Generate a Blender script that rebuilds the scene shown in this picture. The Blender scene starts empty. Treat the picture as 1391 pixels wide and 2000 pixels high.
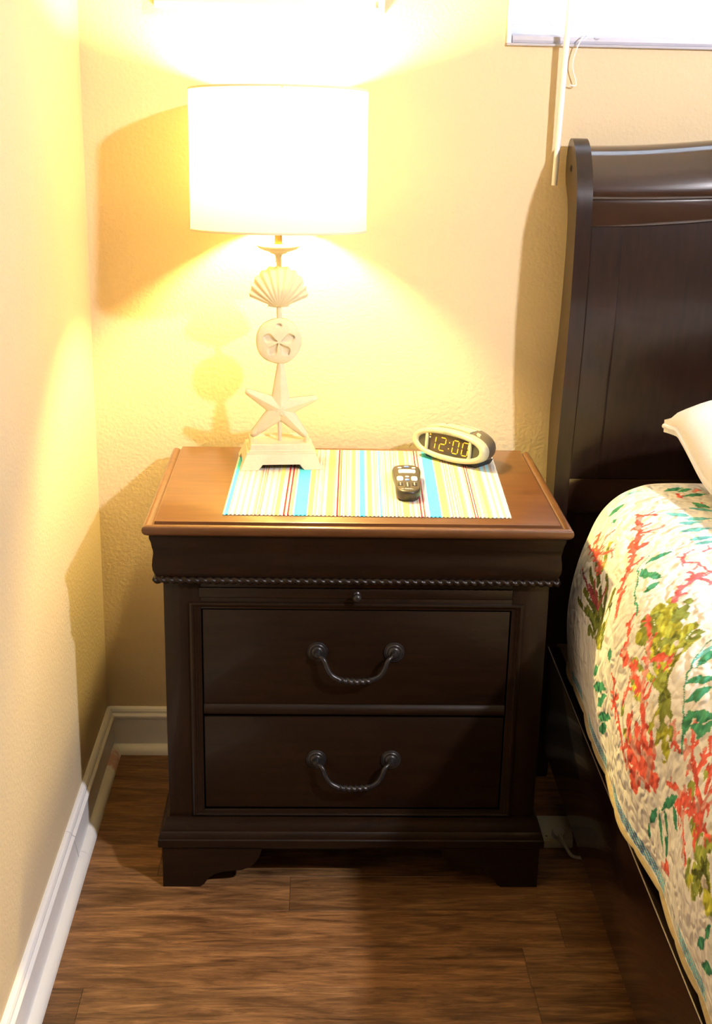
import bpy, bmesh, math, random
import numpy as np
from mathutils import Vector, Matrix

random.seed(7)
C = bpy.context.scene.collection
scene = bpy.context.scene

# ------------------------------------------------------------------ camera
cam = bpy.data.cameras.new('camera')
cam_ob = bpy.data.objects.new('camera', cam); C.objects.link(cam_ob)
cam.sensor_fit = 'VERTICAL'; cam.sensor_height = 36.0
cam.lens = 36.0*2549.5/2000
cam.clip_start = .05
YAW, PITCH, ROLL = .03388, -.31707, .02144
fwd = Vector((math.sin(YAW)*math.cos(PITCH), math.cos(YAW)*math.cos(PITCH), math.sin(PITCH)))
rgt = Vector((math.cos(YAW), -math.sin(YAW), 0)); up = rgt.cross(fwd)
rgt, up = math.cos(ROLL)*rgt+math.sin(ROLL)*up, -math.sin(ROLL)*rgt+math.cos(ROLL)*up
m = Matrix((rgt, up, -fwd)).transposed().to_4x4(); m.translation = (.43904, -2.55074, 1.38529)
cam_ob.matrix_world = m
scene.camera = cam_ob

# ------------------------------------------------------------------ exposure, daylight, room light
vs = scene.view_settings
vs.view_transform = 'Standard'; vs.look = 'None'; vs.gamma = 1; vs.use_curve_mapping = False
vs.exposure = 0.0
world = bpy.data.worlds.new('daylight'); scene.world = world; world.use_nodes = True
wb = world.node_tree.nodes['Background']
wb.inputs[0].default_value = (.80, .90, 1.0, 1); wb.inputs[1].default_value = 22.0

ROOM_LIGHT = (2.05, -2.25, 2.36)
rl = bpy.data.lights.new('room_light', 'SPOT'); rl.energy = 305; rl.spot_size = math.radians(84); rl.spot_blend = .6; rl.color = (.97, .945, 1.0); rl.shadow_soft_size = .06
rl_ob = bpy.data.objects.new('room_light', rl); C.objects.link(rl_ob); rl_ob.location = ROOM_LIGHT
rl_ob.rotation_euler = (Vector((.45, 0, .75))-Vector(ROOM_LIGHT)).to_track_quat('-Z', 'Y').to_euler()
BULB_STRENGTH = 1800.0
BULB_COLOR = (1.0, .73, .25)

# ------------------------------------------------------------------ helpers
def link(o, parent=None):
    C.objects.link(o)
    if parent is not None: o.parent = parent
    return o
def tag(o, label, cat, group=None, kind=None):
    o['label'] = label; o['category'] = cat
    if group: o['group'] = group
    if kind: o['kind'] = kind
    return o
def thing(name, label, cat, loc, rotz=0.0):
    o = bpy.data.objects.new(name, None); o.empty_display_size = .05
    C.objects.link(o); o.location = loc; o.rotation_euler = (0, 0, rotz)
    return tag(o, label, cat)
def obj(name, bm, mat, parent=None, smooth=True, angle=40, label=None):
    me = bpy.data.meshes.new(name)
    bmesh.ops.recalc_face_normals(bm, faces=bm.faces)
    bm.to_mesh(me); bm.free()
    if smooth:
        me.polygons.foreach_set('use_smooth', [True]*len(me.polygons))
        try: me.set_sharp_from_angle(angle=math.radians(angle))
        except Exception: pass
    if mat: me.materials.append(mat)
    o = bpy.data.objects.new(name, me); link(o, parent)
    if label: o['label'] = label
    return o
def struct(o, label=None):
    o['kind'] = 'structure'
    if label: o['label'] = label
    return o
def new(): return bmesh.new()
def add_box(bm, x0, x1, y0, y1, z0, z1, bev=0.0, seg=2):
    t = bmesh.new()
    bmesh.ops.create_cube(t, size=1)
    for v in t.verts:
        v.co = Vector(((x0+x1)/2+v.co.x*(x1-x0), (y0+y1)/2+v.co.y*(y1-y0), (z0+z1)/2+v.co.z*(z1-z0)))
    if bev: bmesh.ops.bevel(t, geom=t.edges[:], offset=bev, segments=seg, affect='EDGES', profile=.5)
    merge(bm, t)
def merge(bm, t, M=None):
    me = bpy.data.meshes.new('tmp'); t.to_mesh(me); t.free()
    if M is not None: me.transform(M)
    bm.from_mesh(me); bpy.data.meshes.remove(me)
def add_grid(bm, G, closed_u=False, closed_v=False):
    """G: array [n, m, 3]"""
    n, k = G.shape[0], G.shape[1]
    V = [[bm.verts.new(G[i, j]) for j in range(k)] for i in range(n)]
    for i in range(n if closed_u else n-1):
        for j in range(k if closed_v else k-1):
            a, b, c, d = V[i][j], V[(i+1) % n][j], V[(i+1) % n][(j+1) % k], V[i][(j+1) % k]
            try: bm.faces.new((a, b, c, d))
            except ValueError: pass
    return V
def add_prism(bm, pts, axis, a, b):
    """polygon pts (p,q) extruded along axis 'x'/'y'/'z' from a to b"""
    def at(p, q, t):
        return {'x': (t, p, q), 'y': (p, t, q), 'z': (p, q, t)}[axis]
    A = [bm.verts.new(at(p, q, a)) for p, q in pts]; B = [bm.verts.new(at(p, q, b)) for p, q in pts]
    bm.faces.new(A); bm.faces.new(B[::-1])
    n = len(pts)
    for i in range(n): bm.faces.new((A[i], A[(i+1) % n], B[(i+1) % n], B[i]))
def add_lathe(bm, prof, seg=32, M=None):
    """prof (r, h) spun about z; ends with r=0 are closed"""
    t = bmesh.new(); rings = []
    for r, h in prof:
        if r < 1e-6: rings.append([t.verts.new((0, 0, h))])
        else: rings.append([t.verts.new((r*math.cos(2*math.pi*k/seg), r*math.sin(2*math.pi*k/seg), h)) for k in range(seg)])
    for A, B in zip(rings, rings[1:]):
        for k in range(seg):
            k2 = (k+1) % seg
            if len(A) == 1 and len(B) == 1: continue
            if len(A) == 1: t.faces.new((A[0], B[k], B[k2]))
            elif len(B) == 1: t.faces.new((A[k], A[k2], B[0]))
            else: t.faces.new((A[k], A[k2], B[k2], B[k]))
    merge(bm, t, M)
def smooth_path(pts, n=10):
    P = [Vector(p) for p in pts]; out = []
    for i in range(len(P)-1):
        a, b, c, e = P[max(i-1, 0)], P[i], P[i+1], P[min(i+2, len(P)-1)]
        for t in [k/n for k in range(n)]:
            out.append(.5*((2*b)+(c-a)*t+(2*a-5*b+4*c-e)*t*t+(3*b-a-3*c+e)*t**3))
    out.append(P[-1]); return out
def add_tube(bm, path, r, seg=8, lobes=0, twist=0.0, amp=0.0, span=(0, 1)):
    """tube along path; lobes/twist/amp carve a rope into the stretch span of it"""
    P = [Vector(p) for p in path]; n = len(P); rings = []; L = 0.0
    tot = sum((P[i+1]-P[i]).length for i in range(n-1)) or 1
    ref = Vector((0, 0, 1))
    for i in range(n):
        T = (P[min(i+1, n-1)]-P[max(i-1, 0)]).normalized()
        if i: L += (P[i]-P[i-1]).length
        if abs(T.dot(ref)) > .95: ref = Vector((0, 1, 0))
        U = T.cross(ref).normalized(); W = U.cross(T)
        rr = r[i] if isinstance(r, (list, tuple)) else r
        on = lobes and span[0] <= L/tot <= span[1]
        ring = []
        for k in range(seg):
            a = 2*math.pi*k/seg
            q = rr*(1+(amp*math.cos(lobes*a+twist*L) if on else 0))
            ring.append(bm.verts.new(P[i]+U*math.cos(a)*q+W*math.sin(a)*q))
        rings.append(ring)
    for A, B in zip(rings, rings[1:]):
        for k in range(seg): bm.faces.new((A[k], A[(k+1) % seg], B[(k+1) % seg], B[k]))
    bm.faces.new(rings[0][::-1]); bm.faces.new(rings[-1])
def add_mould(bm, prof, x0, x1, yf, yb):
    """profile (outward, z) swept round left side, front and right side of a box, mitred"""
    G = []
    for o, z in prof: G.append([(x0-o, yb, z), (x0-o, yf-o, z), (x1+o, yf-o, z), (x1+o, yb, z)])
    V = add_grid(bm, np.array(G))
    top, bot = V[0], V[-1]
    bm.faces.new(top); bm.faces.new(bot[::-1])
    bm.faces.new([r[0] for r in V][::-1]); bm.faces.new([r[-1] for r in V])
    bm.faces.new

# ------------------------------------------------------------------ materials
def srgb(r, g, b):
    f = lambda c: (c/255/12.92) if c <= 10.3 else ((c/255+.055)/1.055)**2.4
    return (f(r), f(g), f(b), 1)
def pbr(name, col, rough=.5, metal=0.0, spec=.5, coat=0.0, emit=None, es=0.0):
    mt = bpy.data.materials.new(name); mt.use_nodes = True
    b = mt.node_tree.nodes['Principled BSDF']
    b.inputs['Base Color'].default_value = tuple(col)[:3]+(1,)
    b.inputs['Roughness'].default_value = rough; b.inputs['Metallic'].default_value = metal
    b.inputs['Specular IOR Level'].default_value = spec
    b.inputs['Coat Weight'].default_value = coat; b.inputs['Coat Roughness'].default_value = .07
    if emit: b.inputs['Emission Color'].default_value = tuple(emit)[:3]+(1,); b.inputs['Emission Strength'].default_value = es
    return mt
class NT:
    def __init__(s, mt): s.t = mt.node_tree; s.b = s.t.nodes['Principled BSDF']
    def n(s, kind, **kw):
        nd = s.t.nodes.new(kind)
        for k, v in kw.items():
            if k in nd.inputs: nd.inputs[k].default_value = v
            else: setattr(nd, k, v)
        return nd
    def l(s, a, b): s.t.links.new(a, b)
    def ramp(s, fac, stops):
        r = s.n('ShaderNodeValToRGB'); e = r.color_ramp.elements
        while len(e) < len(stops): e.new(.5)
        for el, (p, c) in zip(e, stops): el.position = p; el.color = tuple(c)[:3]+(1,)
        s.l(fac, r.inputs[0]); return r.outputs[0]
    def bump(s, h, dist, strength=1.0):
        bp = s.n('ShaderNodeBump', Distance=dist, Strength=strength)
        s.l(h, bp.inputs['Height']); s.l(bp.outputs[0], s.b.inputs['Normal']); return bp
def noisy(name, c0, c1, scale, rough=.5, stretch=(1, 1, 1), bump=0.0, coat=0.0, spec=.5, bscale=None, detail=5, metal=0.0, coord='Object'):
    mt = pbr(name, c0, rough, metal, spec, coat); q = NT(mt)
    tc = q.n('ShaderNodeTexCoord'); mp = q.n('ShaderNodeMapping', Scale=stretch); q.l(tc.outputs[coord], mp.inputs[0])
    nz = q.n('ShaderNodeTexNoise', Scale=scale, Detail=detail, Roughness=.6); q.l(mp.outputs[0], nz.inputs['Vector'])
    q.l(q.ramp(nz.outputs['Fac'], [(.32, c0), (.68, c1)]), q.b.inputs['Base Color'])
    if bump:
        nb = q.n('ShaderNodeTexNoise', Scale=bscale or scale, Detail=3); q.l(mp.outputs[0], nb.inputs['Vector'])
        q.bump(nb.outputs['Fac'], bump)
    return mt
M = {}
M['wall'] = noisy('painted_plaster', (.660, .535, .350), (.675, .548, .360), 3, .75, bump=.0011, bscale=140, spec=.25)
M['ceiling'] = noisy('ceiling_paint', (.80, .78, .74), (.83, .81, .77), 4, .8, bump=.002, bscale=150)
M['trim'] = noisy('white_trim_paint', (.80, .80, .82), (.84, .84, .86), 12, .35, bump=.0004, bscale=60)
M['dark_wood_x'] = noisy('dark_wood_along_x', (.0080, .0035, .0016), (.0140, .0063, .0030), 5, .36, (2, 22, 22), .00015, coat=.10, spec=.28, bscale=12)
M['dark_wood_z'] = noisy('dark_wood_along_z', (.0080, .0035, .0016), (.0140, .0063, .0030), 5, .36, (22, 22, 2), .00015, coat=.10, spec=.28, bscale=12)
M['top_wood'] = noisy('nightstand_top_wood', (.100, .040, .013), (.145, .060, .020), 4, .30, (2, 14, 14), .0001, coat=.45, bscale=10)
M['bed_wood_z'] = noisy('bed_wood_along_z', (.011, .0045, .0032), (.021, .0085, .0060), 5, .32, (20, 20, 2), .0001, coat=.22, spec=.32, bscale=10)
M['bed_wood_x'] = noisy('bed_wood_along_x', (.020, .0078, .0050), (.032, .0125, .0080), 5, .16, (2, 20, 20), .0001, coat=1.0, bscale=10)
M['bed_wood_y'] = noisy('bed_wood_along_y', (.0085, .0032, .0022), (.014, .0052, .0036), 5, .26, (20, 2, 20), .0002, coat=.4, bscale=10)
M['painted_highlight'] = pbr('painted_highlight', (.24, .19, .19), .3, coat=.5)  # pale colour painted in for the reflected highlight on the rail edges
M['bronze'] = noisy('dark_bronze', (.035, .032, .034), (.06, .055, .055), 60, .32, metal=.7)
M['lamp_resin'] = noisy('ivory_resin', (.64, .57, .43), (.70, .63, .49), 30, .6, bump=.0006, bscale=220, spec=.3)
M['shade_trim'] = pbr('shade_trim', (.80, .70, .48), .8)
M['bulb'] = pbr('bulb_glass', (1, .9, .7), .3, emit=BULB_COLOR, es=BULB_STRENGTH)
M['brass'] = pbr('brass', (.6, .42, .16), .3, 1.0)
M['silver'] = noisy('champagne_plastic', (.44, .42, .30), (.47, .45, .33), 40, .35)
M['clock_dark'] = noisy('grey_plastic', (.10, .085, .06), (.12, .10, .075), 40, .35)
M['clock_black'] = pbr('black_plastic', (.012, .012, .013), .4)
M['clock_glass'] = pbr('smoked_display', (.05, .032, .022), .15)
M['speaker'] = noisy('speaker_mesh', (.035, .036, .028), (.07, .07, .055), 700, .5)
M['digits'] = pbr('amber_digits', (.3, .2, .02), .5, emit=(1.0, .50, .02), es=1.3)
M['led_white'] = pbr('white_mark', (.8, .78, .7), .5)
M['clock_text'] = pbr('grey_lettering', (.30, .28, .2), .5)
M['remote'] = noisy('black_remote_plastic', (.030, .026, .020), (.040, .034, .026), 50, .34, spec=.4)
M['key_white'] = pbr('white_key', (.82, .80, .74), .4)
M['key_blue'] = pbr('blue_key', (.10, .22, .75), .4)
M['key_black'] = pbr('black_key', (.01, .01, .01), .45)
M['strip_plastic'] = noisy('beige_plastic', (.42, .39, .30), (.46, .43, .34), 30, .45)
M['plug_plastic'] = pbr('grey_plug', (.30, .28, .25), .5)
M['cord_black'] = pbr('cord', (.05, .05, .05), .45)
M['blind_white'] = pbr('white_vinyl', (.44, .44, .53), .4)
M['wand_white'] = pbr('white_wand', (.85, .85, .87), .3)
M['pillow'] = noisy('white_cotton', (.84, .83, .85), (.88, .87, .88), 30, .9, bump=.0008, bscale=300, spec=.2)
M['boxspring'] = noisy('box_spring_cloth', (.02, .018, .016), (.03, .027, .024), 60, .9)
M['mattress'] = noisy('mattress_cloth', (.6, .58, .55), (.66, .64, .6), 60, .9)
M['binding'] = noisy('tan_binding', (.38, .30, .17), (.45, .36, .21), 90, .85)
M['canvas'] = noisy('pale_canvas', (.78, .83, .81), (.84, .86, .85), 6, .8, bump=.0005, bscale=500)
M['frame_white'] = pbr('white_frame', (.85, .84, .82), .45)
M['plug_hole'] = pbr('bolt_recess', (.01, .008, .007), .5)

def make_slat_mat():
    mt = pbr('blind_slat', (.86, .87, .9), .5); q = NT(mt)
    tr = q.n('ShaderNodeBsdfTranslucent', Color=(.85, .88, .95, 1)); mx = q.n('ShaderNodeMixShader', Fac=.45)
    out = [n for n in q.t.nodes if n.type == 'OUTPUT_MATERIAL'][0]
    q.l(q.b.outputs[0], mx.inputs[1]); q.l(tr.outputs[0], mx.inputs[2]); q.l(mx.outputs[0], out.inputs[0])
    return mt
M['slat'] = make_slat_mat()
def make_shade_mat():
    mt = pbr('shade_linen', (.40, .36, .27), .9, spec=.1); q = NT(mt)
    tr = q.n('ShaderNodeBsdfTranslucent', Color=(.82, .72, .46, 1)); mx = q.n('ShaderNodeMixShader', Fac=.15)
    out = [n for n in q.t.nodes if n.type == 'OUTPUT_MATERIAL'][0]
    q.l(q.b.outputs[0], mx.inputs[1]); q.l(tr.outputs[0], mx.inputs[2]); q.l(mx.outputs[0], out.inputs[0])
    return mt
M['shade'] = make_shade_mat()
def make_glass():
    mt = pbr('window_glass', (.9, .95, 1), .02); q = NT(mt)
    tr = q.n('ShaderNodeBsdfTransparent', Color=(.94, .97, .98, 1)); gl = q.n('ShaderNodeBsdfGlossy', Roughness=.02)
    fr = q.n('ShaderNodeFresnel', IOR=1.45); mx = q.n('ShaderNodeMixShader')
    out = [n for n in q.t.nodes if n.type == 'OUTPUT_MATERIAL'][0]
    q.l(fr.outputs[0], mx.inputs[0]); q.l(tr.outputs[0], mx.inputs[1]); q.l(gl.outputs[0], mx.inputs[2]); q.l(mx.outputs[0], out.inputs[0])
    return mt
M['glass'] = make_glass()
def make_plank_mat():
    mt = pbr('plank_oak', (.2, .1, .05), .38, spec=.4); q = NT(mt)
    tc = q.n('ShaderNodeTexCoord'); oi = q.n('ShaderNodeObjectInfo')
    sc = q.n('ShaderNodeVectorMath', operation='SCALE'); cmb = q.n('ShaderNodeCombineXYZ')
    mul = q.n('ShaderNodeMath', operation='MULTIPLY'); mul.inputs[1].default_value = 37.0
    q.l(oi.outputs['Random'], mul.inputs[0])
    for k in range(3): q.l(mul.outputs[0], cmb.inputs[k])
    add = q.n('ShaderNodeVectorMath', operation='ADD'); q.l(tc.outputs['Object'], add.inputs[0]); q.l(cmb.outputs[0], add.inputs[1])
    mp = q.n('ShaderNodeMapping', Scale=(4.2, 44, 44)); q.l(add.outputs[0], mp.inputs[0])
    n1 = q.n('ShaderNodeTexNoise', Scale=2.4, Detail=12, Roughness=.74, Distortion=1.6); q.l(mp.outputs[0], n1.inputs['Vector'])
    mp2 = q.n('ShaderNodeMapping', Scale=(1.0, 6, 6)); q.l(add.outputs[0], mp2.inputs[0])
    n2 = q.n('ShaderNodeTexNoise', Scale=3.4, Detail=5, Distortion=2.2); q.l(mp2.outputs[0], n2.inputs['Vector'])
    rg = q.ramp(n1.outputs['Fac'], [(.28, (.072, .033, .015)), (.44, (.200, .100, .041)), (.58, (.330, .172, .070)), (.76, (.55, .32, .14))])
    r2 = q.ramp(n2.outputs['Fac'], [(.30, (.38, .35, .34)), (.65, (1.12, 1.1, 1.06))])
    m1 = q.n('ShaderNodeMix', data_type='RGBA', blend_type='MULTIPLY'); m1.inputs[0].default_value = 1
    q.l(rg, m1.inputs[6]); q.l(r2, m1.inputs[7])
    at = q.n('ShaderNodeAttribute', attribute_type='OBJECT', attribute_name='tone')
    m2 = q.n('ShaderNodeMix', data_type='RGBA', blend_type='MULTIPLY'); m2.inputs[0].default_value = 1
    q.l(m1.outputs[2], m2.inputs[6]); q.l(at.outputs['Color'], m2.inputs[7]); q.l(m2.outputs[2], q.b.inputs['Base Color'])
    q.bump(n1.outputs['Fac'], .0006, .6)
    return mt
M['plank'] = make_plank_mat()
def make_quarter_mat():
    mt = pbr('quarter_round_paint', (.84, .83, .80), .4); q = NT(mt)
    ge = q.n('ShaderNodeNewGeometry'); vd = q.n('ShaderNodeVectorMath', operation='DISTANCE'); vd.inputs[1].default_value = (.024, -.075, .012)
    q.l(ge.outputs['Position'], vd.inputs[0])
    nz = q.n('ShaderNodeTexNoise', Scale=70, Detail=3); q.l(ge.outputs['Position'], nz.inputs['Vector'])
    a = q.n('ShaderNodeMath', operation='MULTIPLY_ADD'); a.inputs[1].default_value = .09; q.l(nz.outputs['Fac'], a.inputs[0]); q.l(vd.outputs['Value'], a.inputs[2])
    q.l(q.ramp(a.outputs[0], [(.062, (.62, .36, .33)), (.085, (.84, .83, .80))]), q.b.inputs['Base Color'])
    return mt
M['quarter'] = make_quarter_mat()
def attr_mat(name, rough, bump_fn=None, spec=.2):
    mt = pbr(name, (1, 1, 1), rough, spec=spec); q = NT(mt)
    at = q.n('ShaderNodeAttribute', attribute_name='print'); q.l(at.outputs['Color'], q.b.inputs['Base Color'])
    if bump_fn: bump_fn(q)
    return mt
def quilt_bump(q):
    tc = q.n('ShaderNodeTexCoord')
    nz = q.n('ShaderNodeTexNoise', Scale=22, Detail=2); q.l(tc.outputs['Object'], nz.inputs['Vector'])
    mxv = q.n('ShaderNodeMix', data_type='VECTOR'); mxv.inputs[0].default_value = .06
    q.l(tc.outputs['Object'], mxv.inputs[4]); q.l(nz.outputs['Color'], mxv.inputs[5])
    vo = q.n('ShaderNodeTexVoronoi', Scale=52, feature='SMOOTH_F1'); vo.inputs['Smoothness'].default_value = .4
    q.l(mxv.outputs[1], vo.inputs['Vector'])
    n3 = q.n('ShaderNodeTexNoise', Scale=9, Detail=3); q.l(tc.outputs['Object'], n3.inputs['Vector'])
    ad = q.n('ShaderNodeMath', operation='ADD'); q.l(vo.outputs['Distance'], ad.inputs[0]); q.l(n3.outputs['Fac'], ad.inputs[1])
    inv = q.n('ShaderNodeMath', operation='SUBTRACT'); inv.inputs[0].default_value = 1; q.l(ad.outputs[0], inv.inputs[1])
    q.bump(inv.outputs[0], .010, .8)
M['quilt'] = attr_mat('printed_quilt', .85, quilt_bump)
def weave_bump(q):
    tc = q.n('ShaderNodeTexCoord'); mp = q.n('ShaderNodeMapping', Scale=(1, 260, 1)); q.l(tc.outputs['Object'], mp.inputs[0])
    nz = q.n('ShaderNodeTexNoise', Scale=1, Detail=1); q.l(mp.outputs[0], nz.inputs['Vector']); q.bump(nz.outputs['Fac'], .0008, .7)
M['mat_weave'] = attr_mat('woven_cotton', .9, weave_bump)

# ------------------------------------------------------------------ the room
RX, RY, RZ = 3.6, -3.8, 2.44
WX0, WX1, WZ0, WZ1 = .7845, 2.25, 1.459, 2.15
bm = new()
for a in [(-.12, WX0, 0, .12, 0, RZ), (WX1, RX+.12, 0, .12, 0, RZ), (WX0, WX1, 0, .12, 0, WZ0), (WX0, WX1, 0, .12, WZ1, RZ)]: add_box(bm, *a)
struct(obj('wall_back', bm, M['wall'], smooth=False), 'warm beige textured wall behind the nightstand')
bm = new(); add_box(bm, -.12, 0, RY, 0, 0, RZ); struct(obj('wall_left', bm, M['wall'], smooth=False), 'warm beige wall along the left side')
bm = new(); add_box(bm, RX, RX+.12, RY, 0, 0, RZ); struct(obj('wall_right', bm, M['wall'], smooth=False))
bm = new(); add_box(bm, -.12, RX+.12, RY-.12, RY, 0, RZ); struct(obj('wall_front', bm, M['wall'], smooth=False))
bm = new(); add_box(bm, -.12, RX+.12, RY-.12, .12, RZ, RZ+.1); struct(obj('ceiling', bm, M['ceiling'], smooth=False))
bm = new(); add_box(bm, -.12, RX+.12, RY-.12, .12, -.10, -.012)
floor = struct(obj('floor', bm, pbr('subfloor', (.02, .012, .008), .9), smooth=False), 'brown wood-look plank floor')
# planks, row by row, each its own piece
PITCH = .1035
y = -.584+PITCH*6
SEAMS = {5: [(.403, 1.0), (1.25, .78)], 6: [(.874, 1.06), (1.7, .66)], 7: [(.80, 1.10), (1.6, 1.0)], 8: [(.078, .62), (.803, 1.0), (1.5, .8)], 9: [(.35, .95), (1.2, .75)],
         4: [(.16, 1.0), (1.05, .75)], 3: [(.55, .72), (1.3, .9)], 2: [(.35, .8), (1.2, .9)]}
row = 0
yy = y
while yy > RY:
    y1, y0 = yy, max(yy-PITCH, RY)
    cuts = list(SEAMS.get(row, []))
    x = cuts[-1][0] if cuts else random.uniform(.2, .9)
    if not cuts: cuts = [(x, random.uniform(.75, 1.05))]
    while x < RX-.9:
        x += random.uniform(.75, 1.1); cuts.append((min(x, RX), random.uniform(.72, 1.06)))
    if cuts[-1][0] < RX: cuts.append((RX, random.uniform(.75, 1.0)))
    x0 = 0.0
    for x1, tone in cuts:
        if x1-x0 > .02:
            bm = new(); g = .0002; c = .0006
            A = [bm.verts.new(p) for p in ((x0+g, y0+g, -.012), (x1-g, y0+g, -.012), (x1-g, y1-g, -.012), (x0+g, y1-g, -.012))]
            B = [bm.verts.new(p) for p in ((x0+g, y0+g, -c), (x1-g, y0+g, -c), (x1-g, y1-g, -c), (x0+g, y1-g, -c))]
            D = [bm.verts.new(p) for p in ((x0+g+c, y0+g+c, 0), (x1-g-c, y0+g+c, 0), (x1-g-c, y1-g-c, 0), (x0+g+c, y1-g-c, 0))]
            for P, Q in ((A, B), (B, D)):
                for k in range(4): bm.faces.new((P[k], P[(k+1) % 4], Q[(k+1) % 4], Q[k]))
            bm.faces.new(D)
            p = obj('plank', bm, M['plank'], floor, smooth=False)
            w = 1-.06*random.random(); p['tone'] = (tone*1.0, tone*w, tone*w*w)
        x0 = x1
    yy -= PITCH; row += 1

# baseboards: board with moulded cap, quarter round at its foot
BB = [(0, 0), (.012, 0), (.012, .076), (.0135, .079), (.0155, .082), (.0155, .086), (.013, .089), (.0105, .091), (.0105, .096), (.008, .1005), (.004, .103), (0, .103)]
QR = [(.012, 0)]+[(.012+.017*math.cos(a*math.pi/16), .019*math.sin(a*math.pi/16)) for a in range(0, 9)]
bm = new(); add_prism(bm, [(-o, z) for o, z in BB], 'x', 0, RX)
bbk = struct(obj('baseboard_back', bm, M['trim'], angle=25), 'white moulded baseboard along the back wall')
bm = new(); add_prism(bm, [(-o, z) for o, z in QR], 'x', .012, RX); obj('quarter_round', bm, M['trim'], bbk)
def left_board(ya, yb, skew_a, skew_b):
    bm = new(); A, B = [], []
    for o, z in BB:
        A.append(bm.verts.new((o, ya+(skew_a*z/.103), z))); B.append(bm.verts.new((o, yb+(skew_b*z/.103), z)))
    bm.faces.new(A); bm.faces.new(B[::-1]); n = len(BB)
    for i in range(n): bm.faces.new((A[i], A[(i+1) % n], B[(i+1) % n], B[i]))
    return bm
bbl = struct(obj('baseboard_left', left_board(0, -.434, 0, -.062), M['trim'], angle=25), 'white moulded baseboard along the left wall with an open joint')
obj('board', left_board(-.4375, RY, -.0595, 0), M['trim'], bbl, angle=25)
bm = new(); add_prism(bm, QR, 'y', -.012, -.428); obj('quarter_round', bm, M['quarter'], bbl)
bm = new(); add_prism(bm, QR, 'y', -.4292, RY); obj('quarter_round', bm, M['quarter'], bbl)
bm = new(); add_prism(bm, [(RX-o, z) for o, z in BB], 'y', 0, RY); struct(obj('baseboard_right', bm, M['trim'], angle=25))

# window with its white lining
win = new()
add_box(win, WX0, WX0+.009, -.004, .12, WZ0, WZ1, .001); add_box(win, WX1-.009, WX1, -.004, .12, WZ0, WZ1, .001)
add_box(win, WX0, WX1, -.004, .12, WZ1-.009, WZ1, .001)
w1 = struct(obj('window_1', win, M['trim']), 'bright daylit window above the headboard')
bm = new(); add_box(bm, WX0, WX1, -.006, .12, WZ0-.001, WZ0+.0035, .001); obj('sill', bm, M['blind_white'], w1)
bm = new()
for a in [(WX0+.009, WX0+.05), (WX1-.05, WX1-.009), ((WX0+WX1)/2-.02, (WX0+WX1)/2+.02)]: add_box(bm, a[0], a[1], .08, .11, WZ0, WZ1, .002)
for a in [(WZ0+.003, WZ0+.045), (WZ1-.05, WZ1-.009)]: add_box(bm, WX0+.009, WX1-.009, .08, .11, a[0], a[1], .002)
obj('sash', bm, M['trim'], w1)
bm = new(); add_box(bm, WX0+.045, WX1-.045, .093, .097, WZ0+.04, WZ1-.045); obj('pane', bm, M['glass'], w1)

# mini blind inside the window opening
bl = thing('window_blind', 'white slatted blind with a long tilt wand hanging in the window', 'blind', (1.5, 0.02, WZ0+.004))
B0 = Vector(bl.location)
def bx(name, mat, parent, base, *a, bev=.001, seg=2, label=None):
    bm = new(); b = Vector(base); add_box(bm, a[0]-b.x, a[1]-b.x, a[2]-b.y, a[3]-b.y, a[4]-b.z, a[5]-b.z, bev, seg)
    return obj(name, bm, mat, parent, label=label)
bm = new(); pr = [(-.021, .0), (.017, 0), (.017, .010), (.010, .0135), (.010, .0155), (-.010, .0155), (-.014, .0135), (-.021, .0115), (-.022, .005)]
add_prism(bm, [(p, q) for p, q in pr], 'x', WX0+.011-B0.x, WX1-.011-B0.x); obj('bottom_rail', bm, M['blind_white'], bl, angle=20)
bx('head_rail', M['blind_white'], bl, B0, WX0+.011, WX1-.011, -.005, .045, WZ1-.04, WZ1-.009)
slat0 = None; z = WZ0+.027
while z < WZ1-.045:
    if slat0 is None:
        bm = new(); n = 6; G = []
        for i in range(n+1):
            t = -.0125+.025*i/n; h = .0022*(1-(t/.0125)**2)
            a = math.radians(62)
            G.append([(WX0+.012-B0.x, -t*math.cos(a)-h*math.sin(a), t*math.sin(a)+h*math.cos(a)), (WX1-.012-B0.x, -t*math.cos(a)-h*math.sin(a), t*math.sin(a)+h*math.cos(a))])
        add_grid(bm, np.array(G)); s = slat0 = obj('slat', bm, M['slat'], bl)
    else:
        s = slat0.copy(); link(s, bl)
    s.location = (0, 0, z-B0.z); z += .021
# the wand hangs a little forward of the wall, twisted hexagon section
top = Vector((.9012, -.045, WZ1-.05)); bot = Vector((.8872, -.0205, 1.2100))
bm = new(); path = [top.lerp(bot, k/30) for k in range(31)]
add_tube(bm, [p-B0 for p in path], .0056, seg=8)
obj('tilt_wand', bm, M['wand_white'], bl, angle=60)
bm = new()
cp = smooth_path([(.948, -.006, 1.482), (.936, -.012, 1.484), (.922, -.018, 1.474), (.914, -.016, 1.457), (.9085, -.013, 1.436), (.909, -.012, 1.419), (.9155, -.011, 1.400), (.917, -.010, 1.391), (.913, -.010, 1.3895), (.905, -.010, 1.3905)], 6)
add_tube(bm, [p-B0 for p in cp], .0012, seg=6)
for q in ([(.948, -.006, 1.482), (.955, -.014, 1.476), (.962, -.016, 1.479)], [(.948, -.006, 1.482), (.957, -.012, 1.483), (.966, -.014, 1.482)], [(.932, -.016, 1.480), (.930, -.022, 1.474), (.924, -.024, 1.470)]):
    add_tube(bm, [p-B0 for p in smooth_path(q, 4)], .0007, seg=5)
obj('pull_cord', bm, M['wand_white'], bl, label='frayed end of a white pull cord')

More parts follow.
